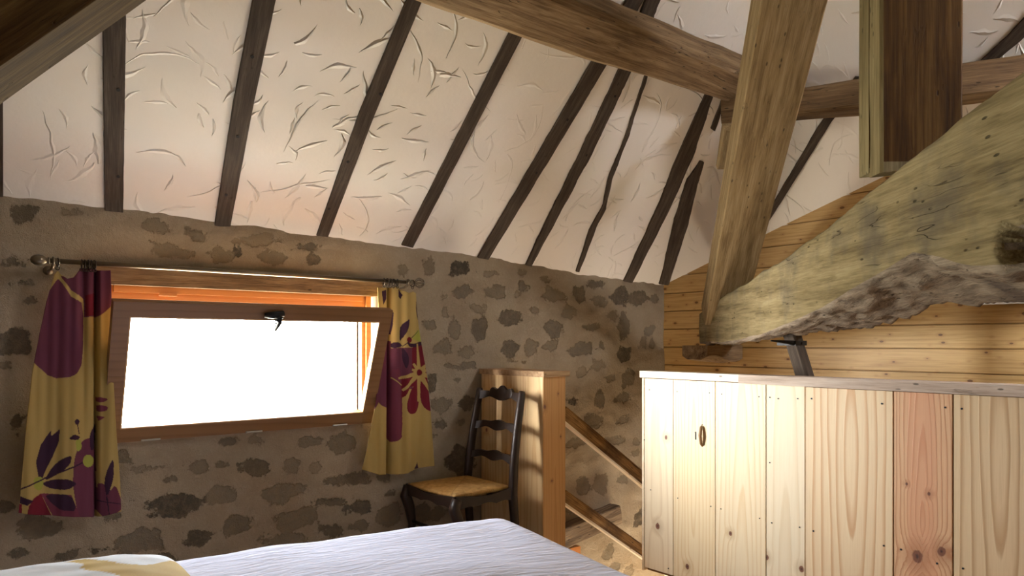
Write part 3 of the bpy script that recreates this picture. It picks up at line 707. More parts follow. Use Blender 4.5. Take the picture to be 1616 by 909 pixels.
curtain('curtain', [(422, 86), (450, 74), (490, 62), (560, 50), (640, 42), (720, 36), (812, 29)], [(422, 174), (500, 176), (600, 178), (690, 183), (760, 188), (812, 190)],
        [(60, 470), (70, 455), (80, 440), (91, 427), (97, 434), (106, 440), (116, 438), (124, 428), (130, 423), (152, 423), (156, 427), (176, 427)], [(30, 809), (60, 813), (110, 815), (152, 817), (170, 812), (190, 806)],
        L_PAT, fold_l, 3.585, 'yellow curtain with plum blob and purple flowers, left of the window')
curtain('curtain', [(452, 595), (500, 598), (560, 598), (600, 595), (640, 590), (690, 581), (748, 572)], [(452, 656), (480, 658), (520, 665), (600, 676), (650, 680), (748, 684)],
        [(595, 454), (628, 453), (632, 457), (645, 463), (652, 460), (660, 466), (684, 480)], [(572, 741), (600, 750), (612, 749), (618, 749), (634, 748), (655, 741), (684, 735)],
        R_PAT, fold_r, 3.625, 'yellow curtain with crimson flower and yellow star, right of the window')

# ------------------------------------------------------------------ RAFTERS
def rafter(left, right, label, jag=0, screws=(), mat=None, n=None, h=.012):
    v0 = max(left[0][1], right[0][1]); 
    L = [(v, u) for u, v in left]; R = [(v, u) for u, v in right]
    n = n or max(8, int(abs(L[-1][0]-L[0][0])/6)+2)
    va, vb = L[0][0], L[-1][0]; wa, wb = R[0][0], R[-1][0]
    pts = []
    for i in range(n+1):
        f = i/n; vl = va+(vb-va)*f; vr = wa+(wb-wa)*f
        jag_ = jag*.55; jl = jag_*(mnoise.noise(Vector((f*n*.22, va, 1)))+.6*mnoise.noise(Vector((f*n*.9, va, 7)))); jr = jag_*(mnoise.noise(Vector((f*n*.22, wa, 31)))+.6*mnoise.noise(Vector((f*n*1.1, wa, 37))))
        pts.append((on_ceil(interp(vl, L)+jl, vl), on_ceil(interp(vr, R)+jr, vr)))
    org = (pts[0][0]+pts[0][1])/2; end = (pts[-1][0]+pts[-1][1])/2
    xa = (end-org).normalized(); za = -ceil_n((org+end)/2); ya = za.cross(xa).normalized(); za = xa.cross(ya)
    Mw = Matrix.Translation(org) @ Matrix((xa, ya, za)).transposed().to_4x4(); Mi = Mw.inverted()
    secs = []
    for a, b in pts:
        nn = ceil_n((a+b)/2)
        e = (b-a).normalized()*.002
        secs.append([Mi @ q for q in (a-nn*.006, a+nn*(h-.002), a+nn*h+e, b+nn*h-e, b+nn*(h-.002), b-nn*.006)])
    bm = nb(); rings(bm, secs)
    o = put('rafter', bm, mat or M_rafter, None, Mw); tag(o, label, 'rafter', 'dark rafters in the plaster ceiling')
    for (u, v) in screws:
        p = on_ceil(u, v); nn = ceil_n(p); b2 = nb()
        tube(b2, [p+nn*(h-.01), p+nn*(h+.002)], .0075, 10); put('screw', b2, M_hole, o)
    return o
def up(pts, vt):
    """extend the first segment up to image row vt"""
    (u0, v0), (u1, v1) = pts[0], pts[1]; k = (u1-u0)/(v1-v0); return [(u0+k*(vt-v0), vt)]+pts
rafter([(-12, -60), (-7, 308)], [(4, -60), (5, 308)], 'dark rafter cut off by the left edge of the photo')
rafter([(158, -60), (162, 60), (165, 330), ], [(199, -60), (198, 60), (194, 333)], 'dark wavy-grained rafter beside the big brace at upper left', .8, [(186, 139), (186, 276)])
rafter([(409, -60), (398, 0), (368, 160), (338, 355)], [(445, -60), (434, 0), (400, 160), (363, 355)], 'wide grey-brown rafter with three screws, above the window middle', .5, [(397, 87), (374, 213), (356, 305)])
rafter([(664, -60), (640, 0), (565, 180), (499, 370)], [(690, -60), (665, 0), (590, 180), (517, 372)], 'dark rafter meeting the wall above the right half of the window', .5, [(599, 146), (548, 253), (518, 327)])
rafter([(862, -60), (804, 48), (633, 385)], [(890, -60), (823, 56), (651, 389)], 'dark rafter meeting the wall just right of the window curtain', .8, [])
rafter([(1022, -60), (935, 92), (873, 198), (753, 405)], [(1048, -60), (958, 98), (894, 205), (770, 408)], 'dark rafter above the bare wall between curtain and pine box', 1.5, [(894, 187), (845, 271)])
rafter([(1040, -60), (977, 105), (914, 240), (860, 350), (829, 417)], [(1065, -60), (997, 108), (934, 240), (875, 350), (838, 419)], 'dark rafter tapering down to a torn point above the pine box', 2.5, [(969, 150), (924, 243)])
rafter([(1017, 116), (985, 215), (958, 282), (950, 325), (930, 360), (908, 427)], [(1021, 118), (990, 217), (965, 282), (955, 330), (941, 355), (914, 428)], 'thin dark crack-like rafter edge showing through torn plaster', 2.2)
rafter([(1112, 146), (1070, 240), (1040, 318), (983, 442)], [(1124, 152), (1095, 240), (1058, 325), (997, 445)], 'dark rafter right of the thin cracked one, ending near the gable', 2.0)
rafter([(1104, 253), (1082, 285), (1060, 360), (1040, 447)], [(1110, 255), (1100, 290), (1083, 360), (1054, 449)], 'short pointed dark rafter nearest the window-wall corner', 2.0)
rafter([(1137, 158), (1121, 202)], [(1143, 160), (1127, 206)], 'tiny dark rafter piece under the purlin joint', 1.5)
rafter([(1204, -60), (1194, 10), (1168, 96)], [(1232, -60), (1214, 10), (1195, 104)], 'dark rafter piece above the purlin beside the leaning principal', 1.0)
rafter([(1350, 120), (1295, 192), (1195, 362)], [(1372, 120), (1312, 192), (1203, 366)], 'dark rafter on the hip slope between leaning principal and hanging post', 1.5)
rafter([(1650, -10), (1590, 55), (1535, 106), (1500, 140)], [(1672, 0), (1612, 62), (1556, 108), (1520, 142)], 'dark rafter at upper right beyond the hanging post', 1.2)

# ------------------------------------------------------------------ BIG TIMBERS
def beam(name, A, B, wA, hA, wB, hB, mat, label, cat='beam', up_=Vector((0, 0, 1)), cham=.12, n=40, irr=.01, bend=0, side=None, parent=None, nclose=1.2):
    A = Vector(A); B = Vector(B); xa = (B-A).normalized(); L = (B-A).length
    if side is not None: ya = (side-xa*side.dot(xa)).normalized(); za = xa.cross(ya)
    else: ya = up_.cross(xa).normalized(); za = xa.cross(ya)
    Mw = Matrix.Translation(A) @ Matrix((xa, ya, za)).transposed().to_4x4()
    secs = []; m = 7
    for i in range(n+1):
        f = i/n; w_ = (wA+(wB-wA)*f)/2; h_ = (hA+(hB-hA)*f)/2; c = min(w_, h_)*cham
        cor = [(w_, h_), (-w_, h_), (-w_, -h_), (w_, -h_)]; ring = []
        for k in range(4):
            x, y = cor[k]; x2, y2 = cor[(k+1) % 4]
            d = Vector((x2-x, y2-y)); l = d.length; d /= l
            for j in range(m):
                g = c+(l-2*c)*j/(m-1); ring.append((x+d.x*g, y+d.y*g))
        s_ = []
        off = bend*4*f*(1-f)
        for (y, z) in ring:
            q = Vector((f*L, y, z)); nz = mnoise.noise(Vector((q.x*nclose+A.x*3, q.y*4+A.y, q.z*4)))*irr + mnoise.noise(Vector((q.x*4+A.x, q.y*12, q.z*12)))*irr*.3
            r_ = math.hypot(y, z); k = 1+nz/r_
            s_.append(Vector((f*L, y*k, z*k+off)))
        secs.append(s_)
    bm = nb(); rings(bm, secs)
    o = put(name, bm, mat, parent, Mw, smooth=False)
    me = o.data
    for p in me.polygons: p.use_smooth = len(p.vertices) == 4
    me.set_sharp_from_angle(angle=math.radians(28))
    if label: tag(o, label, cat)
    return o
# purlin along the window slope
pA = Vector((-1.6, 2.50, H+.19+1.02-1.0+0)); 
beam('roof_purlin', (-1.58, 2.47, H+1.485), (3.93, 2.47, H+1.53), .25, .25, .22, .22, M_oak, 'rough round-edged brown purlin running under the window slope of the roof', 'beam', cham=.22, irr=.024, n=70, up_=Vector((0, .55, .83)))
# hip purlin
hp0 = at_t(1141, 180, 4.35); hp1 = at_t(1640, 120, 3.72)
beam('hip_purlin', hp0+Vector((0, 0, -.0)), hp1, .16, .14, .17, .19, M_oakdark, 'dark knotty purlin crossing behind the leaning principal and hanging post', 'beam', cham=.25, irr=.016, n=40)
# truss plane
T0 = Vector((4.36, 3.14, 0)); TD = Vector((-.66, -.75, 0)).normalized(); TN = Vector((-TD.y, TD.x, 0))
if TN.dot(Vector((-1, 1, 0))) < 0: TN = -TN            # points to the window side
def on_truss(u, v, off=0.0):
    """point of pixel ray on the vertical truss plane shifted by off away from the window side"""
    d = ray(u, v); q = T0-TN*off
    t = q.dot(TN)/Vector((d.x, d.y, 0)).dot(TN); return at_t(u, v, t)
def s_of(p): return (p-T0).dot(TD)
def axis_curve(pts, off):
    r = []
    for u, v in pts:
        p = on_truss(u, v, off); r.append((s_of(p), p.z))
    r.sort(); return r
BW = .30
tf = axis_curve([(1104, 494), (1115, 484), (1180, 442), (1250, 397), (1340, 327), (1420, 262), (1500, 196), (1560, 148), (1616, 104)], 0)
bfr = axis_curve([(1104, 542), (1150, 542), (1195, 533), (1250, 512), (1300, 488), (1350, 458), (1400, 430), (1440, 406), (1480, 414), (1530, 430), (1616, 425)], 0)
bbk = axis_curve([(1165, 546), (1210, 533), (1260, 528), (1300, 523), (1360, 519), (1410, 511), (1460, 492), (1500, 478), (1560, 476), (1616, 474)], BW)
sA = tf[0][0]; sB = tf[-1][0]+.75
def ext(c):  # let the beam run on past the frame with its last slope halved
    (s0, z0), (s1, z1) = c[-2], c[-1]; k = (z1-z0)/(s1-s0); return c+[(s1+1.0, z1+k*.4)]
tf, bfr, bbk = ext(tf), ext(bfr), ext(bbk)
Mt_ = Matrix.Translation((T0.x, T0.y, 0)) @ Matrix((TD, -TN, Vector((0, 0, 1)))).transposed().to_4x4()
if Mt_.determinant() < 0: Mt_ = Matrix.Translation((T0.x, T0.y, 0)) @ Matrix((TD, -TN, Vector((0, 0, 1)))).transposed().to_4x4()
hol = on_truss(1612, 384, 0); hs_, hz_ = s_of(hol), hol.z
def tie_beam():
    bm = nb(); n = 260; secs = []; m = 24
    for i in range(n+1):
        s = sA+(sB-sA)*i/n; zt = interp(s, tf); zf = interp(s, bfr); zb = interp(s, bbk)
        w_ = BW*(1-.25*max(0, 1-(s-sA)/.5)); c = .016+.01*mnoise.noise(Vector((s*3, 0, 0)))
        ztb = zt-.02
        P = [(0, zt-c), (0, zf+c*.8)], [(c*.6, zf), (w_-c*1.5, zb)], [(w_, zb+c*2), (w_, ztb-c*2)], [(w_-c*2, ztb), (c, zt)]
        ring = []
        for (a, b) in P:
            for j in range(m):
                f = j/(m-1); y = a[0]+(b[0]-a[0])*f; z = a[1]+(b[1]-a[1])*f
                ring.append((y, z))
        S = []
        cz = (zt+zf)/2; cy = w_/2
        for idx, (y, z) in enumerate(ring):
            under = m <= idx < 2*m
            q = Vector((s, y, z)); a = .010*mnoise.noise(q*3.5)+.004*mnoise.noise(q*14)
            if under: a = .022*mnoise.noise(Vector((s*5, y*9, 3)))+.014*mnoise.noise(Vector((s*16, y*22, 9)))+.006*mnoise.noise(Vector((s*45, y*60, 9)))
            d = Vector((y-cy, z-cz)); l = d.length or 1; d /= l
            hy = 0
            if idx < m:      # rotted hollow in the face
                e = ((s-hs_)/.10)**2+((z-hz_)/.055)**2+.5*mnoise.noise(q*20)
                hy = .09*max(0., min(1., (1.25-e)*1.6))
            S.append(Vector((s, y+d.x*a+hy, z+d.y*a)))
        secs.append(S)
    R = rings(bm, secs)
    bm.faces.ensure_lookup_table(); 
    me = bpy.data.meshes.new('tie_beam')
    per = 4*m
    bmesh.ops.recalc_face_normals(bm, faces=bm.faces)
    bm.to_mesh(me); bm.free()
    me.materials.append(M_tie); me.materials.append(M_under)
    for k, p in enumerate(me.polygons):
        p.use_smooth = True
        if len(p.vertices) == 4:
            i = k % per
            if m-1 <= i < 2*m-1 or (i < m-1 and p.center.y > .045): p.material_index = 1
    o = bpy.data.objects.new('tie_beam', me); COL.objects.link(o); o.matrix_world = Mt_
    tag(o, 'massive pale weathered curved beam coming toward the right, rough grey underside', 'beam'); return o
tie_beam()
# leaning principal
def pr_pt(u, v, t): return at_t(u, v, t)
foot = at_t(1139, 478, 5.02); topp = at_t(1262, -90, 3.05)
foot = Vector((foot.x, foot.y, H+.20))
ax = (topp-foot).normalized()
foot2 = foot-ax*.02
beam('principal_rafter', foot2, topp, .245, .17, .285, .19, M_oak2, 'broad smooth timber leaning up from the end of the massive curved beam', 'beam', side=-TN, cham=.07, irr=.006, n=50)
# small cleat under the purlins
ca = at_t(1156, 200, 4.12); cb = at_t(1145, 264, 4.28)
beam('purlin_cleat', ca, cb, .10, .09, .10, .05, M_oak2, 'small wedge block on the leaning principal below the purlin joint', 'wood block', side=-TN, cham=.08, irr=.003, n=6)
# hanging king post
c0 = at_t(1390, 272, 2.62); zb = c0.z; PW, PD = .292, .185
ctr = Vector((c0.x, c0.y, 0))-TN*(PW/2)-TD*(PD/2)
def post():
    Mw = Matrix.Translation((ctr.x, ctr.y, zb)) @ Matrix((Vector((0, 0, 1)), -TN, (Vector((0, 0, 1))).cross(-TN))).transposed().to_4x4()
    zt = 2.3
    secs = []; n = 60
    for i in range(n+1):
        x = zt*i/n; w_ = PW/2; d_ = PD/2; c = .010; g = .006+.004*mnoise.noise(Vector((x*4, 0, 0)))
        ring = []
        # left (window side) face y=-w_: has a long split down its middle
        ring += [(-w_, -d_+c), (-w_, -g-.0), (-w_+.045, 0), (-w_, g*.3), (-w_, d_-c)]
        ring += [(-w_+c, d_), (0, d_), (w_-c, d_), (w_, d_-c), (w_, 0), (w_, -d_+c), (w_-c, -d_), (0, -d_), (-w_+c, -d_)]
        S = []
        for k, (y, z) in enumerate(ring):
            a = .004*mnoise.noise(Vector((x*3, y*6, z*6+3)))
            xx = x
            if i == 0: xx += .03*((y+w_)/PW)+.02*(z > 0)
            S.append(Vector((xx, y+a, z+a)))
        secs.append(S)
    bm = nb(); rings(bm, secs); o = put('king_post', bm, M_kp, None, Mw)
    o.data.materials.append(M_kpside)
    for p in o.data.polygons:
        if p.center.y < -PW/2+.012 or p.center.x < .04: p.material_index = 1
    return o
M_kp = timber('shaded_post', (.035, .014, .003), (.085, .038, .008), (.15, .078, .020), 0, .6, .9, .003, .6)  # darker copy paints in the shade on the broad face
M_kpside = timber('lit_split_post_side', (.12, .09, .038), (.21, .16, .075), (.29, .23, .12), 0, .3, .7, .003, .9)  # paler copy paints in window light on the left face
kp = post(); tag(kp, 'thick square post hanging down behind the massive curved beam, split side', 'post')
# near brace, top-left
qA = at_t(0, 165, 1.60); qB = at_t(230, 0, 1.78); qx = (qB-qA).normalized(); vd_ = ray(60, 60).normalized()
pu_ = qx.cross(vd_).normalized(); pu_ = pu_ if pu_.z > 0 else -pu_
r20 = math.radians(17); n1 = (-vd_)*math.cos(r20)+pu_*math.sin(r20); n1 = (n1-qx*n1.dot(qx)).normalized(); n2 = n1.cross(qx)
if n2.z > 0: n2 = -n2
hB = .19
off_ = -n2*(hB/2)+n1*(hB/2)
beam('roof_brace', qA-qx*.9+off_, qB+qx*1.1+off_, hB, hB, hB, hB, M_brace, 'close brown and olive diagonal timber at the upper left corner', 'beam', cham=.06, irr=.005, n=40, side=n1)
# corbel under tie beam end
cz = H-.058
bm = nb(); secs = []
for i in range(11):
    f = i/10; x = 4.22+.44*f; d = .055*(1-(1-f)**2*.5)
    secs.append([Vector((x-4.22, y, z)) for y, z in ((-.11, .035), (-.11, -d-.01+.015*math.sin(f*7)), (-.06, -d-.035+.008*math.sin(f*9)), (.06, -d-.035), (.10, -d-.01), (.10, .035))])
rings(bm, secs)
tag(put('corbel', bm, M_oak, None, Matrix.Translation((4.22, 3.12, cz))), 'small rough wooden block under the far end of the massive beam', 'wood block')
# dark upright strut with strap
pu = at_t(1250, 528, 4.0)
st_top = Vector((pu.x-.02, pu.y, H+.07))
st = beam('dark_strut', (pu.x+.33, pu.y-.26, 0), st_top, .10, .095, .08, .075, M_rafter, 'dark slim upright post behind the pale partition, bound with iron strap', 'post', cham=.3, irr=.006, n=24, side=Vector((1, 0, 0)))
bm = nb(); zc_ = H-.006
box(bm, (pu.x-.06, pu.y-.055, zc_-.012), (pu.x+.055, pu.y+.055, zc_+.014)); tube(bm, [(pu.x-.05, pu.y-.04, zc_), (pu.x-.10, pu.y-.03, zc_+.006), (pu.x-.21, pu.y+.0, zc_+.014)], [.014, .010, .004], 8)
tube(bm, [(pu.x+.0, pu.y-.062, zc_), (pu.x+.0, pu.y-.05, zc_)], .008, 8)
so = put('strap', bm, M_black, st, bevel=.002); so['label'] = 'black iron strap'
# white ledge on the gable, partly hidden by the massive beam
e0 = at_x(1543, 478, GX-.03); e1 = at_x(1700, 478, GX-.03)
o = boxobj('wall_ledge', (GX-.05, e1.y, e0.z-.012), (GX+.005, e0.y, e0.z+.014), simple('white_paint', (.8, .78, .72), .5)); tag(o, 'thin white ledge on the pine gable below the massive beam', 'ledge')

# ------------------------------------------------------------------ PALE PARTITION
PX = 3.25
def yy(u): return at_x(u, 700, PX).y
zcap0, zcap1 = 1.098, 1.137
part = empty('plank_partition', (PX, 1.4, 0)); tag(part, 'waist-high partition of pale vertical pine planks with keyhole and screws', 'partition')
ub = [1017, 1062.5, 1129, 1209, 1270.5, 1410, 1504, 1690]
def ploc(u, v, i):
    p = at_x(u, v, PX); return (p.y-(yy(ub[i])+yy(ub[i+1]))/2, p.z)
specs = [((.78, .66, .47), (.60, .44, .26), dict(N=30, cx=.02, d0=.05, tilt=.03, z0=.5, amt=.45), [(1051, 696, .011), (1038, 836, .016)]),
         ((.77, .63, .41), (.62, .41, .20), dict(N=46, cx=.0, d0=.02, tilt=.06, z0=.9, amt=.55), [(1085, 900, .013), (1095, 601, .010)]),
         ((.78, .65, .45), (.64, .44, .22), dict(N=42, cx=-.01, d0=.03, tilt=.05, z0=.2, amt=.5), [(1153, 848, .011)]),
         ((.77, .66, .48), (.62, .46, .27), dict(N=24, cx=.0, d0=.06, tilt=.05, z0=1.0, amt=.4), [(1210, 886, .012), (1265, 905, .014)]),
         ((.76, .60, .39), (.56, .33, .17), dict(N=26, cx=-.02, d0=.0, tilt=-.10, z0=.80, amt=.85), []),
         ((.68, .43, .25), (.44, .19, .085), dict(N=60, cx=.0, d0=.02, tilt=.07, z0=.7, amt=.75, red=((.62, .30, .17), .07)), [(1448, 886, .024), (1486, 878, .018), (1466, 787, .008), (1431, 771, .006)]),
         ((.72, .55, .34), (.46, .28, .14), dict(N=27, cx=.03, d0=.0, tilt=-.09, z0=.85, amt=.8), [])]
for i, (lt, ln, kw, kn) in enumerate(specs):
    ya, yb = yy(ub[i]), yy(ub[i+1])
    knots = [(*ploc(u, v, i), r) for u, v, r in kn]
    m = pine('pale_plank_%d' % i, lt, ln, knots=knots, across='y', **kw)
    g = .0035 if i >= 4 else .0025
    boxobj('plank', (PX-.0-random.uniform(0, .002), yb+g, .02), (PX+.022, ya-g, zcap0-.004 if i < 4 else zcap0-.008), m, part, bevel=.0025)
boxobj('back_board', (PX+.024, yy(ub[-1])+.02, .0), (PX+.04, yy(ub[0])-.004, zcap0-.002), M_gap, part, bevel=0)
# side edge board at the open end
boxobj('edge_board', (PX-.002, yy(1017)+.0015, .0), (PX+.045, yy(1017)+.016, zcap0-.003), M_railp, part)
def capbox(a, b, mat):
    c = Vector(((a[0]+b[0])/2, (a[1]+b[1])/2, (a[2]+b[2])/2)); Mw = Matrix.Translation(c) @ Matrix.Rotation(math.radians(90), 4, 'Z')
    hx, hy, hz = (b[0]-a[0])/2, (b[1]-a[1])/2, (b[2]-a[2])/2
    bm = nb(); box(bm, (-hy, -hx, -hz), (hy, hx, hz)); return put('cap_rail', bm, mat, part, Mw, bevel=.004)
M_caplt = timber('pale_cap', (.62, .52, .42), (.72, .63, .53), (.80, .72, .63), 0, .3, .6, .003, 1.2)
capbox((PX-.018, yy(1169), zcap0+.001), (PX+.075, yy(1017)+.02, zcap1), M_caplt)
capbox((PX-.030, yy(ub[-1]), zcap0-.004), (PX+.085, yy(1170.5), zcap1+.001), M_cap)
SCR = '1025 615|1069 618|1120 620|1139 622|1198 626|1215 627|1228 629|1259 629|1281 629|1392 637|1492 643|1518 645|1027 773|1070 786|1122 799|1138 803|1199 818|1218 825|1262 832|1284 838|1395 861|1422 867|1479 889|1520 897|1215 730|1017 694|1055 897'
for sc_ in SCR.split('|'):
    u, v = map(float, sc_.split()); p = at_x(u, v, PX)
    bm = nb(); tube(bm, [(PX-.0035, p.y, p.z), (PX+.004, p.y, p.z)], .0042 if u > 1275 else .003, 10); put('screw', bm, M_steel, part)
p = at_x(1098, 686, PX); bm = nb(); tube(bm, [(PX-.003, p.y, p.z+.012), (PX+.01, p.y, p.z+.012)], .0042, 12)
box(bm, (PX-.003, p.y-.0035, p.z-.026), (PX+.01, p.y+.003, p.z+.01)); put('keyhole', bm, M_black, part)
p = at_x(1108.5, 687, PX); bm = nb(); tube(bm, [(PX-.002, p.y, p.z+.058), (PX-.012, p.y, p.z+.045), (PX-.020, p.y, p.z), (PX-.012, p.y, p.z-.045), (PX-.002, p.y, p.z-.058)], [.003, .007, .009, .007, .003], 10)
h_ = put('handle', bm, simple('brown_handle_wood', (.26, .15, .07), .5), part, smooth=True); h_['label'] = 'small brown turned pull beside the keyhole'

# ------------------------------------------------------------------ PINE BOX AT THE STAIR HEAD
bx0, bx1, by0, by1 = 2.81, 2.985, 3.12, 3.70
pb = empty('stair_newel_box', ((bx0+bx1)/2, (by0+by1)/2, 0)); tag(pb, 'narrow honey pine box post with cap, behind the ladder-back chair', 'newel box')
edges = [3.70, 3.555, 3.40, 3.27, 3.122]
for i in range(4):
    m = pine('honey_plank_%d' % i, (.62, .43, .22), (.46, .26, .10), N=[40, 30, 34, 26][i], cx=[.02, -.01, .03, 0.][i], d0=.01, tilt=[.05, .06, -.05, .045][i], z0=[.4, .9, .5, .2][i], across='y', amt=.6,
             knots=[[(0.02, .75, .012)], [(-.02, .62, .008)], [(.0, .83, .012), (.02, .6, .009)], []][i])
    boxobj('side_board', (bx0, edges[i+1]+.001, 0), (bx0+.02, edges[i]-.001, 1.10), m, pb, bevel=.003)
m = pine('red_honey_front', (.50, .27, .10), (.33, .145, .045), N=60, cx=.01, d0=.03, tilt=.01, z0=.2, across='x', amt=.45, knots=[(-.075, .93, .012), (.03, 1.0, .005), (.05, .75, .005), (-.02, .5, .006)])
boxobj('front_board', (bx0+.002, by0-.002, 0), (bx1, by0+.018, 1.10), m, pb, bevel=.004)
boxobj('side_board', (bx1-.02, by0+.019, 0), (bx1-.0, by1, 1.10), M_orange, pb)
bm = nb(); box(bm, (bx0-.012, by0-.02, 1.10), (bx1+.02, by1+.01, 1.133)); put('cap_rail', bm, M_capred, pb, bevel=.008)

# ------------------------------------------------------------------ STAIR RAILS
def rail(u0, v0, u1, v1, label, hgt):
    A = at_y(u0, v0, 3.145); B = at_y(u1, v1, 3.145)
    d = (B-A).normalized(); A2_ = A-d*((A.x-2.986)/d.x); B2_ = A+d*((4.63-A.x)/d.x)
    t = empty('stair_rail', A2_); tag(t, label, 'stair rail', 'sloping rails of the stair')
    nrm_ = Vector((-d.z, 0, d.x))
    beam('rail', A2_+nrm_*0, B2_, .035, hgt, .035, hgt, M_rail, None, n=30, cham=.12, irr=.003, parent=t)
    o = beam('lit_lower_edge', A2_-nrm_*(hgt/2+.006), B2_-nrm_*(hgt/2+.006), .036, .012, .036, .012, M_railp, None, n=10, cham=.1, irr=.0005, parent=t)  # pale strip paints in the light on the rail's underside
    o['label'] = 'pale lower edge, painted as lit from below'
rail(893, 655, 1017, 758, 'upper dark rustic rail sloping down from the pine box', .078)
rail(893, 785, 1017, 872, 'lower mottled rustic rail sloping down from the pine box', .066)
# old timber baulk in the wall beside the stairs
bA = at_y(885, 850, DW-.04); bB = at_y(962, 815, DW-.04)
tb = beam('wall_baulk', (3.05, DW-.045, -.10), (4.02, DW-.045, .045), .12, .15, .12, .13, timber('grey_old_baulk', (.05, .035, .022), (.16, .11, .07), (.30, .22, .14), 0, .9, .8, .008), 'split dark old timber set in the stone wall beside the stair rails', 'beam', cham=.1, irr=.012, n=24, nclose=3)
e = at_y(905, 870, DW-.05)
o = boxobj('pine_block', (3.30, DW-.07, -.40), (3.64, DW+.02, -.125), M_orange); tag(o, 'orange pine board end below the old timber in the stone wall', 'board')

# ------------------------------------------------------------------ CHAIR
ch = empty('ladder_back_chair', (2.46, 3.40, 0)); tag(ch, 'dark ladder-back chair with golden rush seat, against the pine box', 'chair')
yn, yf = 3.175, 3.61
def strip(name, pts, wx, wy, mat=M_chair, lab=None, parent=ch, bev=.006):
    """rectangular-section member following pts, section sizes lists"""
    bm = nb(); secs = []; n = len(pts)
    for i, p in enumerate(pts):
        a = wx[i] if isinstance(wx, list) else wx; b = wy[i] if isinstance(wy, list) else wy
        t = (Vector(pts[min(i+1, n-1)])-Vector(pts[max(i-1, 0)])).normalized()
        x = Vector((0, 1, 0)).cross(t).normalized() if abs(t.y) < .9 else Vector((1, 0, 0)); y = t.cross(x)
        k = []
        for q in range(12):
            an = q*math.pi/6; ca, sa = math.cos(an), math.sin(an)
            f = 1/max(abs(ca), abs(sa))**.75
            k.append(Vector(p)+x*ca*f*a/2+y*sa*f*b/2)
        secs.append(k)
    rings(bm, secs); return put(name, bm, mat, parent, smooth=True)
for y in (yn, yf):
    dy = (y-3.3925)
    strip('back_post', [(2.70, y+dy*.0, 0), (2.655, y, .2), (2.632, y, .44), (2.645, y-dy*.03, .60), (2.675, y-dy*.06, .80), (2.715, y-dy*.09, 1.005), (2.718, y-dy*.09, 1.02)], [.044, .046, .052, .050, .046, .042, .028], [.034, .036, .042, .040, .038, .036, .026])
for y in (yn-.02, yf+.03):
    strip('front_leg', [(2.235, y, 0), (2.222, y, .04), (2.245, y, .14), (2.262, y, .25), (2.245, y, .35), (2.218, y, .42), (2.235, y, .475)], [.038, .034, .036, .044, .056, .060, .048], [.036, .034, .036, .042, .050, .054, .048])
def slat(name, z0, hgt, x, shape, y0=yn, y1=yf):
    bm = nb(); n = 40; secs = []
    for i in range(n+1):
        f = i/n; y = y0+(y1-y0)*f; c = abs(f-.5)*2
        if shape == 'top':
            hi = z0+hgt*.40+.026*max(0, math.cos(min(c*1.9, 1)*math.pi/2))**.6+.010*math.cos(c*14)*(c < .55); lo = z0-hgt*.38-.010*math.cos(c*math.pi*2)
        else:
            hi = z0+hgt*.34+.007*math.cos(c*math.pi*1.0)+.004*math.cos(c*math.pi*3); lo = z0-hgt*.36-.009*math.cos(c*math.pi*2.2)
        bx = .022*(1-c*c)
        secs.append([Vector((x+bx-.009, y, lo)), Vector((x+bx+.009, y, lo)), Vector((x+bx+.009+.01, y, hi)), Vector((x+bx-.009+.01, y, hi))])
    rings(bm, secs); return put(name, bm, M_chair, ch, bevel=0)
dyt = .03
slat('top_rail', .985, .055, 2.703, 'top', yn+.02, yf-.02)
slat('back_slat', .81, .060, 2.672, 's', yn+.01, yf-.01)
slat('back_slat', .635, .058, 2.645, 's', yn+.005, yf-.005)
# rush seat
def rush_mat():
    k = Mt('rush_seat', .7, .3); p = k.co.outputs['Object']; s = k.N('SeparateXYZ', [p]); x, y = s.outputs[0], s.outputs[1]
    ax_ = k.m_('ABSOLUTE', x); ay_ = k.m_('ABSOLUTE', y); sel = k.m_('GREATER_THAN', ax_, ay_)
    st_ = k.m_('SINE', k.m_('MULTIPLY', k.N('Mix', {0: sel, 2: x, 3: y}).outputs[0], 900.))
    n = k.noise(p, 30, 4); cc = k.ramp(k.m_('ADD', k.m_('MULTIPLY', st_, .22), n), [(.2, (.20, .09, .02)), (.55, (.46, .26, .075)), (.85, (.60, .37, .12))])
    seam = k.m_('SUBTRACT', 1., k.step(k.m_('ABSOLUTE', k.m_('SUBTRACT', ax_, ay_)), 0., .006))
    k.col(k.mix(k.m_('MULTIPLY', seam, .5), cc, (.14, .06, .015))); k.nrm(k.bump(st_, .002, .8)); return k.m
bm = nb(); n = 30; G = []
for i in range(n+1):
    for j in range(n+1):
        f, g = i/n*2-1, j/n*2-1
        y = g*(.20+.028*(-f+1)/2)+.0; x = f*.20
        e = max(abs(f), abs(g)); z = .018*(1-e**6)-.006*(1-e*e)+.004*mnoise.noise(Vector((f*3, g*3, 0)))
        G.append(bm.verts.new((x, y, z)))
for i in range(n):
    for j in range(n): bm.faces.new([G[a] for a in (i*(n+1)+j, (i+1)*(n+1)+j, (i+1)*(n+1)+j+1, i*(n+1)+j+1)])
seat = put('seat', bm, rush_mat(), ch, Matrix.Translation((2.43, 3.3975, .470)), smooth=True)
so_ = seat.modifiers.new('thick', 'SOLIDIFY'); so_.thickness = .02; so_.offset = -1; seat['label'] = 'golden woven rush seat'
bm = nb()
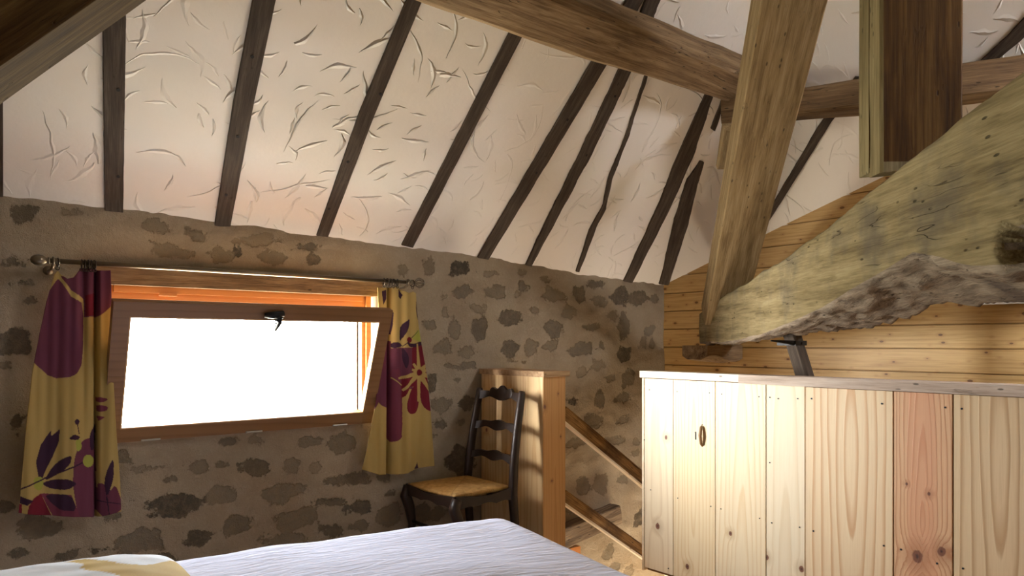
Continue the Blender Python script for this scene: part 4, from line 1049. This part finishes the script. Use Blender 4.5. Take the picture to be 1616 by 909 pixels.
def apron(a, b, dip):
    secs = []; a, b = Vector(a), Vector(b); d = (b-a).normalized(); nn = Vector((-d.y, d.x, 0))
    for i in range(25):
        f = i/24; p = a+(b-a)*f; lo = -.055+dip*(abs(math.sin(f*math.pi*3))*.5+.5*math.sin(f*math.pi)); hi = .012+(.010*math.cos(f*math.pi*2) if dip else 0)
        secs.append([p+nn*.011+Vector((0, 0, lo)), p-nn*.011+Vector((0, 0, lo)), p-nn*.011+Vector((0, 0, hi)), p+nn*.011+Vector((0, 0, hi))])
    rings(bm, secs)
apron((2.228, yn-.02, .465), (2.228, yf+.03, .465), .022); apron((2.228, yn-.02, .465), (2.64, yn, .462), .022)
apron((2.228, yf+.03, .465), (2.64, yf, .462), .022); apron((2.64, yn, .462), (2.64, yf, .462), 0)
put('seat_frame', bm, M_chair, ch)
for y in (yn, yf):
    bm = nb(); tube(bm, [(2.25, y, .20), (2.66, y, .20)], .011, 10); put('stretcher', bm, M_chair, ch, smooth=True)
bm = nb(); tube(bm, [(2.25, yn, .27), (2.25, yf, .27)], .011, 10); put('stretcher', bm, M_chair, ch, smooth=True)

# ------------------------------------------------------------------ BED
bang = math.radians(-6.5)
BC = Vector((1.875, 2.33, 0)); E1 = Vector((-math.cos(bang), -math.sin(bang), 0)); E2 = Vector((math.sin(bang), -math.cos(bang), 0))
Mb = Matrix.Translation(BC) @ Matrix((E1, -E2, Vector((0, 0, 1)))).transposed().to_4x4()
BL, BWd = 2.02, 1.55
bed = empty('bed', BC+E1*1+E2*.75); tag(bed, 'low bed under a smooth white-lavender cover in the foreground', 'bed')
def cover_mat():
    k = Mt('white_cover', .85, .1); p = k.co.outputs['Object']; n = k.noise(p, 9, 4, .6, .6); n2 = k.noise(k.v_('MULTIPLY', p, (3, 14, 3)), 2.5, 3, .55, 1.2)
    k.col(k.mix(k.m_('MULTIPLY', n, .25), (.80, .80, .90), (.70, .70, .84)))
    k.nrm(k.bump(k.m_('ADD', k.m_('MULTIPLY', n, .5), n2), .012, .5)); return k.m
M_cover = cover_mat()
def cover():
    bm = nb(); nx, ny = 120, 100; G = []
    R_ = .09; drop = .34
    def prof(d, size):   # distance along cloth from edge start -> (offset inward, drop)
        return d
    for i in range(nx+1):
        for j in range(ny+1):
            # cloth coordinate from -drop .. size+drop
            a = -drop+(BL+2*drop)*i/nx; b = -drop+(BWd+2*drop)*j/ny
            def fold(c, size):
                if c < 0: return 0.0, -c
                if c > size: return size, c-size
                return c, 0.0
            x, dx_ = fold(a, BL); y, dy_ = fold(b, BWd)
            d = max(dx_, dy_)
            ex = min(x, BL-x); ey = min(y, BWd-y)
            r = lambda e: R_*(1-math.sqrt(max(0, 1-(1-min(e/R_, 1))**2)))
            z = .612-(r(ex)+r(ey))*.55 - d
            s = min(d*.25, .05)
            X = x+(-s if a < 0 else s if a > BL else 0); Yq = y+(-s if b < 0 else s if b > BWd else 0)
            z += .018*mnoise.noise(Vector((x*2.2, y*2.2, 1)))+.004*mnoise.noise(Vector((x*7, y*4, 4)))*(1 if d == 0 else .2)
            z += .018*min(1, x/1.0) - .035*max(0, 1-x/.5)*min(1, y/.8)
            if d > 0:
                wv = .012*math.sin((a+b)*22)*min(1, d/.2); X += wv*(dx_ > 0); Yq += wv*(dy_ > 0)
            G.append(bm.verts.new((X, -Yq, max(z, .20))))
    for i in range(nx):
        for j in range(ny): bm.faces.new([G[q] for q in (i*(ny+1)+j, (i+1)*(ny+1)+j, (i+1)*(ny+1)+j+1, i*(ny+1)+j+1)])
    o = put('duvet', bm, M_cover, bed, Mb, smooth=True)
cover()
bm = nb(); box(bm, (.03, -BWd+.03, .30), (BL-.03, -.03, .53)); put('mattress', bm, simple('mattress_ticking', (.7, .68, .62), .9), bed, Mb, bevel=.03)
bm = nb(); box(bm, (.02, -BWd+.02, .14), (BL-.02, -.02, .29)); put('bed_base', bm, M_oakdark, bed, Mb, bevel=.01)
for (x, y) in ((.1, -.1), (BL-.1, -.1), (.1, -BWd+.1), (BL-.1, -BWd+.1)):
    bm = nb(); tube(bm, [(x, y, 0), (x, y, .145)], .03, 12); put('leg', bm, M_oakdark, bed, Mb)
# pillow
def pillow():
    nu = 90; c = Vector((.255, 2.10, 0)); ang_ = math.radians(-6.5); a_, b_ = .36, .40
    cols = []; co = []; fcs = []
    for side in (1, -1):
        for i in range(nu+1):
            for j in range(nu+1):
                f, g = i/nu*2-1, j/nu*2-1
                # pinch corners
                X = a_*f*(1-.08*g*g); Y = b_*g*(1-.08*f*f)
                t = (max(0, (1-f**4)*(1-g**4)))**.5
                Z = side*t*(.062 if side > 0 else .035)
                Z += .004*mnoise.noise(Vector((f*5+g*2, g*6, side)))*t
                co.append((X, Y, Z))
                yl = side > 0 and f > .30+.12*math.sin(g*5+1)+.05*math.sin(g*13) and g < .55+.2*math.sin(f*7) 
                wv = f-.55+.08*math.sin(g*9)
                cols.append((.60, .40, .09, 1) if yl else (.82, .82, .78, 1))
    n1 = (nu+1)**2
    for k in (0, 1):
        for i in range(nu):
            for j in range(nu):
                q = [k*n1+i*(nu+1)+j, k*n1+(i+1)*(nu+1)+j, k*n1+(i+1)*(nu+1)+j+1, k*n1+i*(nu+1)+j+1]
                fcs.append(q if k == 0 else q[::-1])
    me = bpy.data.meshes.new('pillow'); me.from_pydata(co, [], fcs)
    at = me.color_attributes.new('pattern', 'FLOAT_COLOR', 'POINT'); at.data.foreach_set('color', np.array(cols, dtype=np.float32).ravel())
    bm = nb(); bm.from_mesh(me); bmesh.ops.remove_doubles(bm, verts=bm.verts, dist=.0005); bm.to_mesh(me); bm.free()
    me.polygons.foreach_set('use_smooth', [True]*len(me.polygons)); me.materials.append(vcol('pillow_cotton', .85, 300))
    o = bpy.data.objects.new('pillow', me); COL.objects.link(o)
    o.matrix_world = Matrix.Translation((c.x, c.y, .632)) @ Matrix.Rotation(ang_, 4, 'Z')
    tag(o, 'white and mustard yellow pillow lying on the bed, lower left', 'pillow')
pillow()
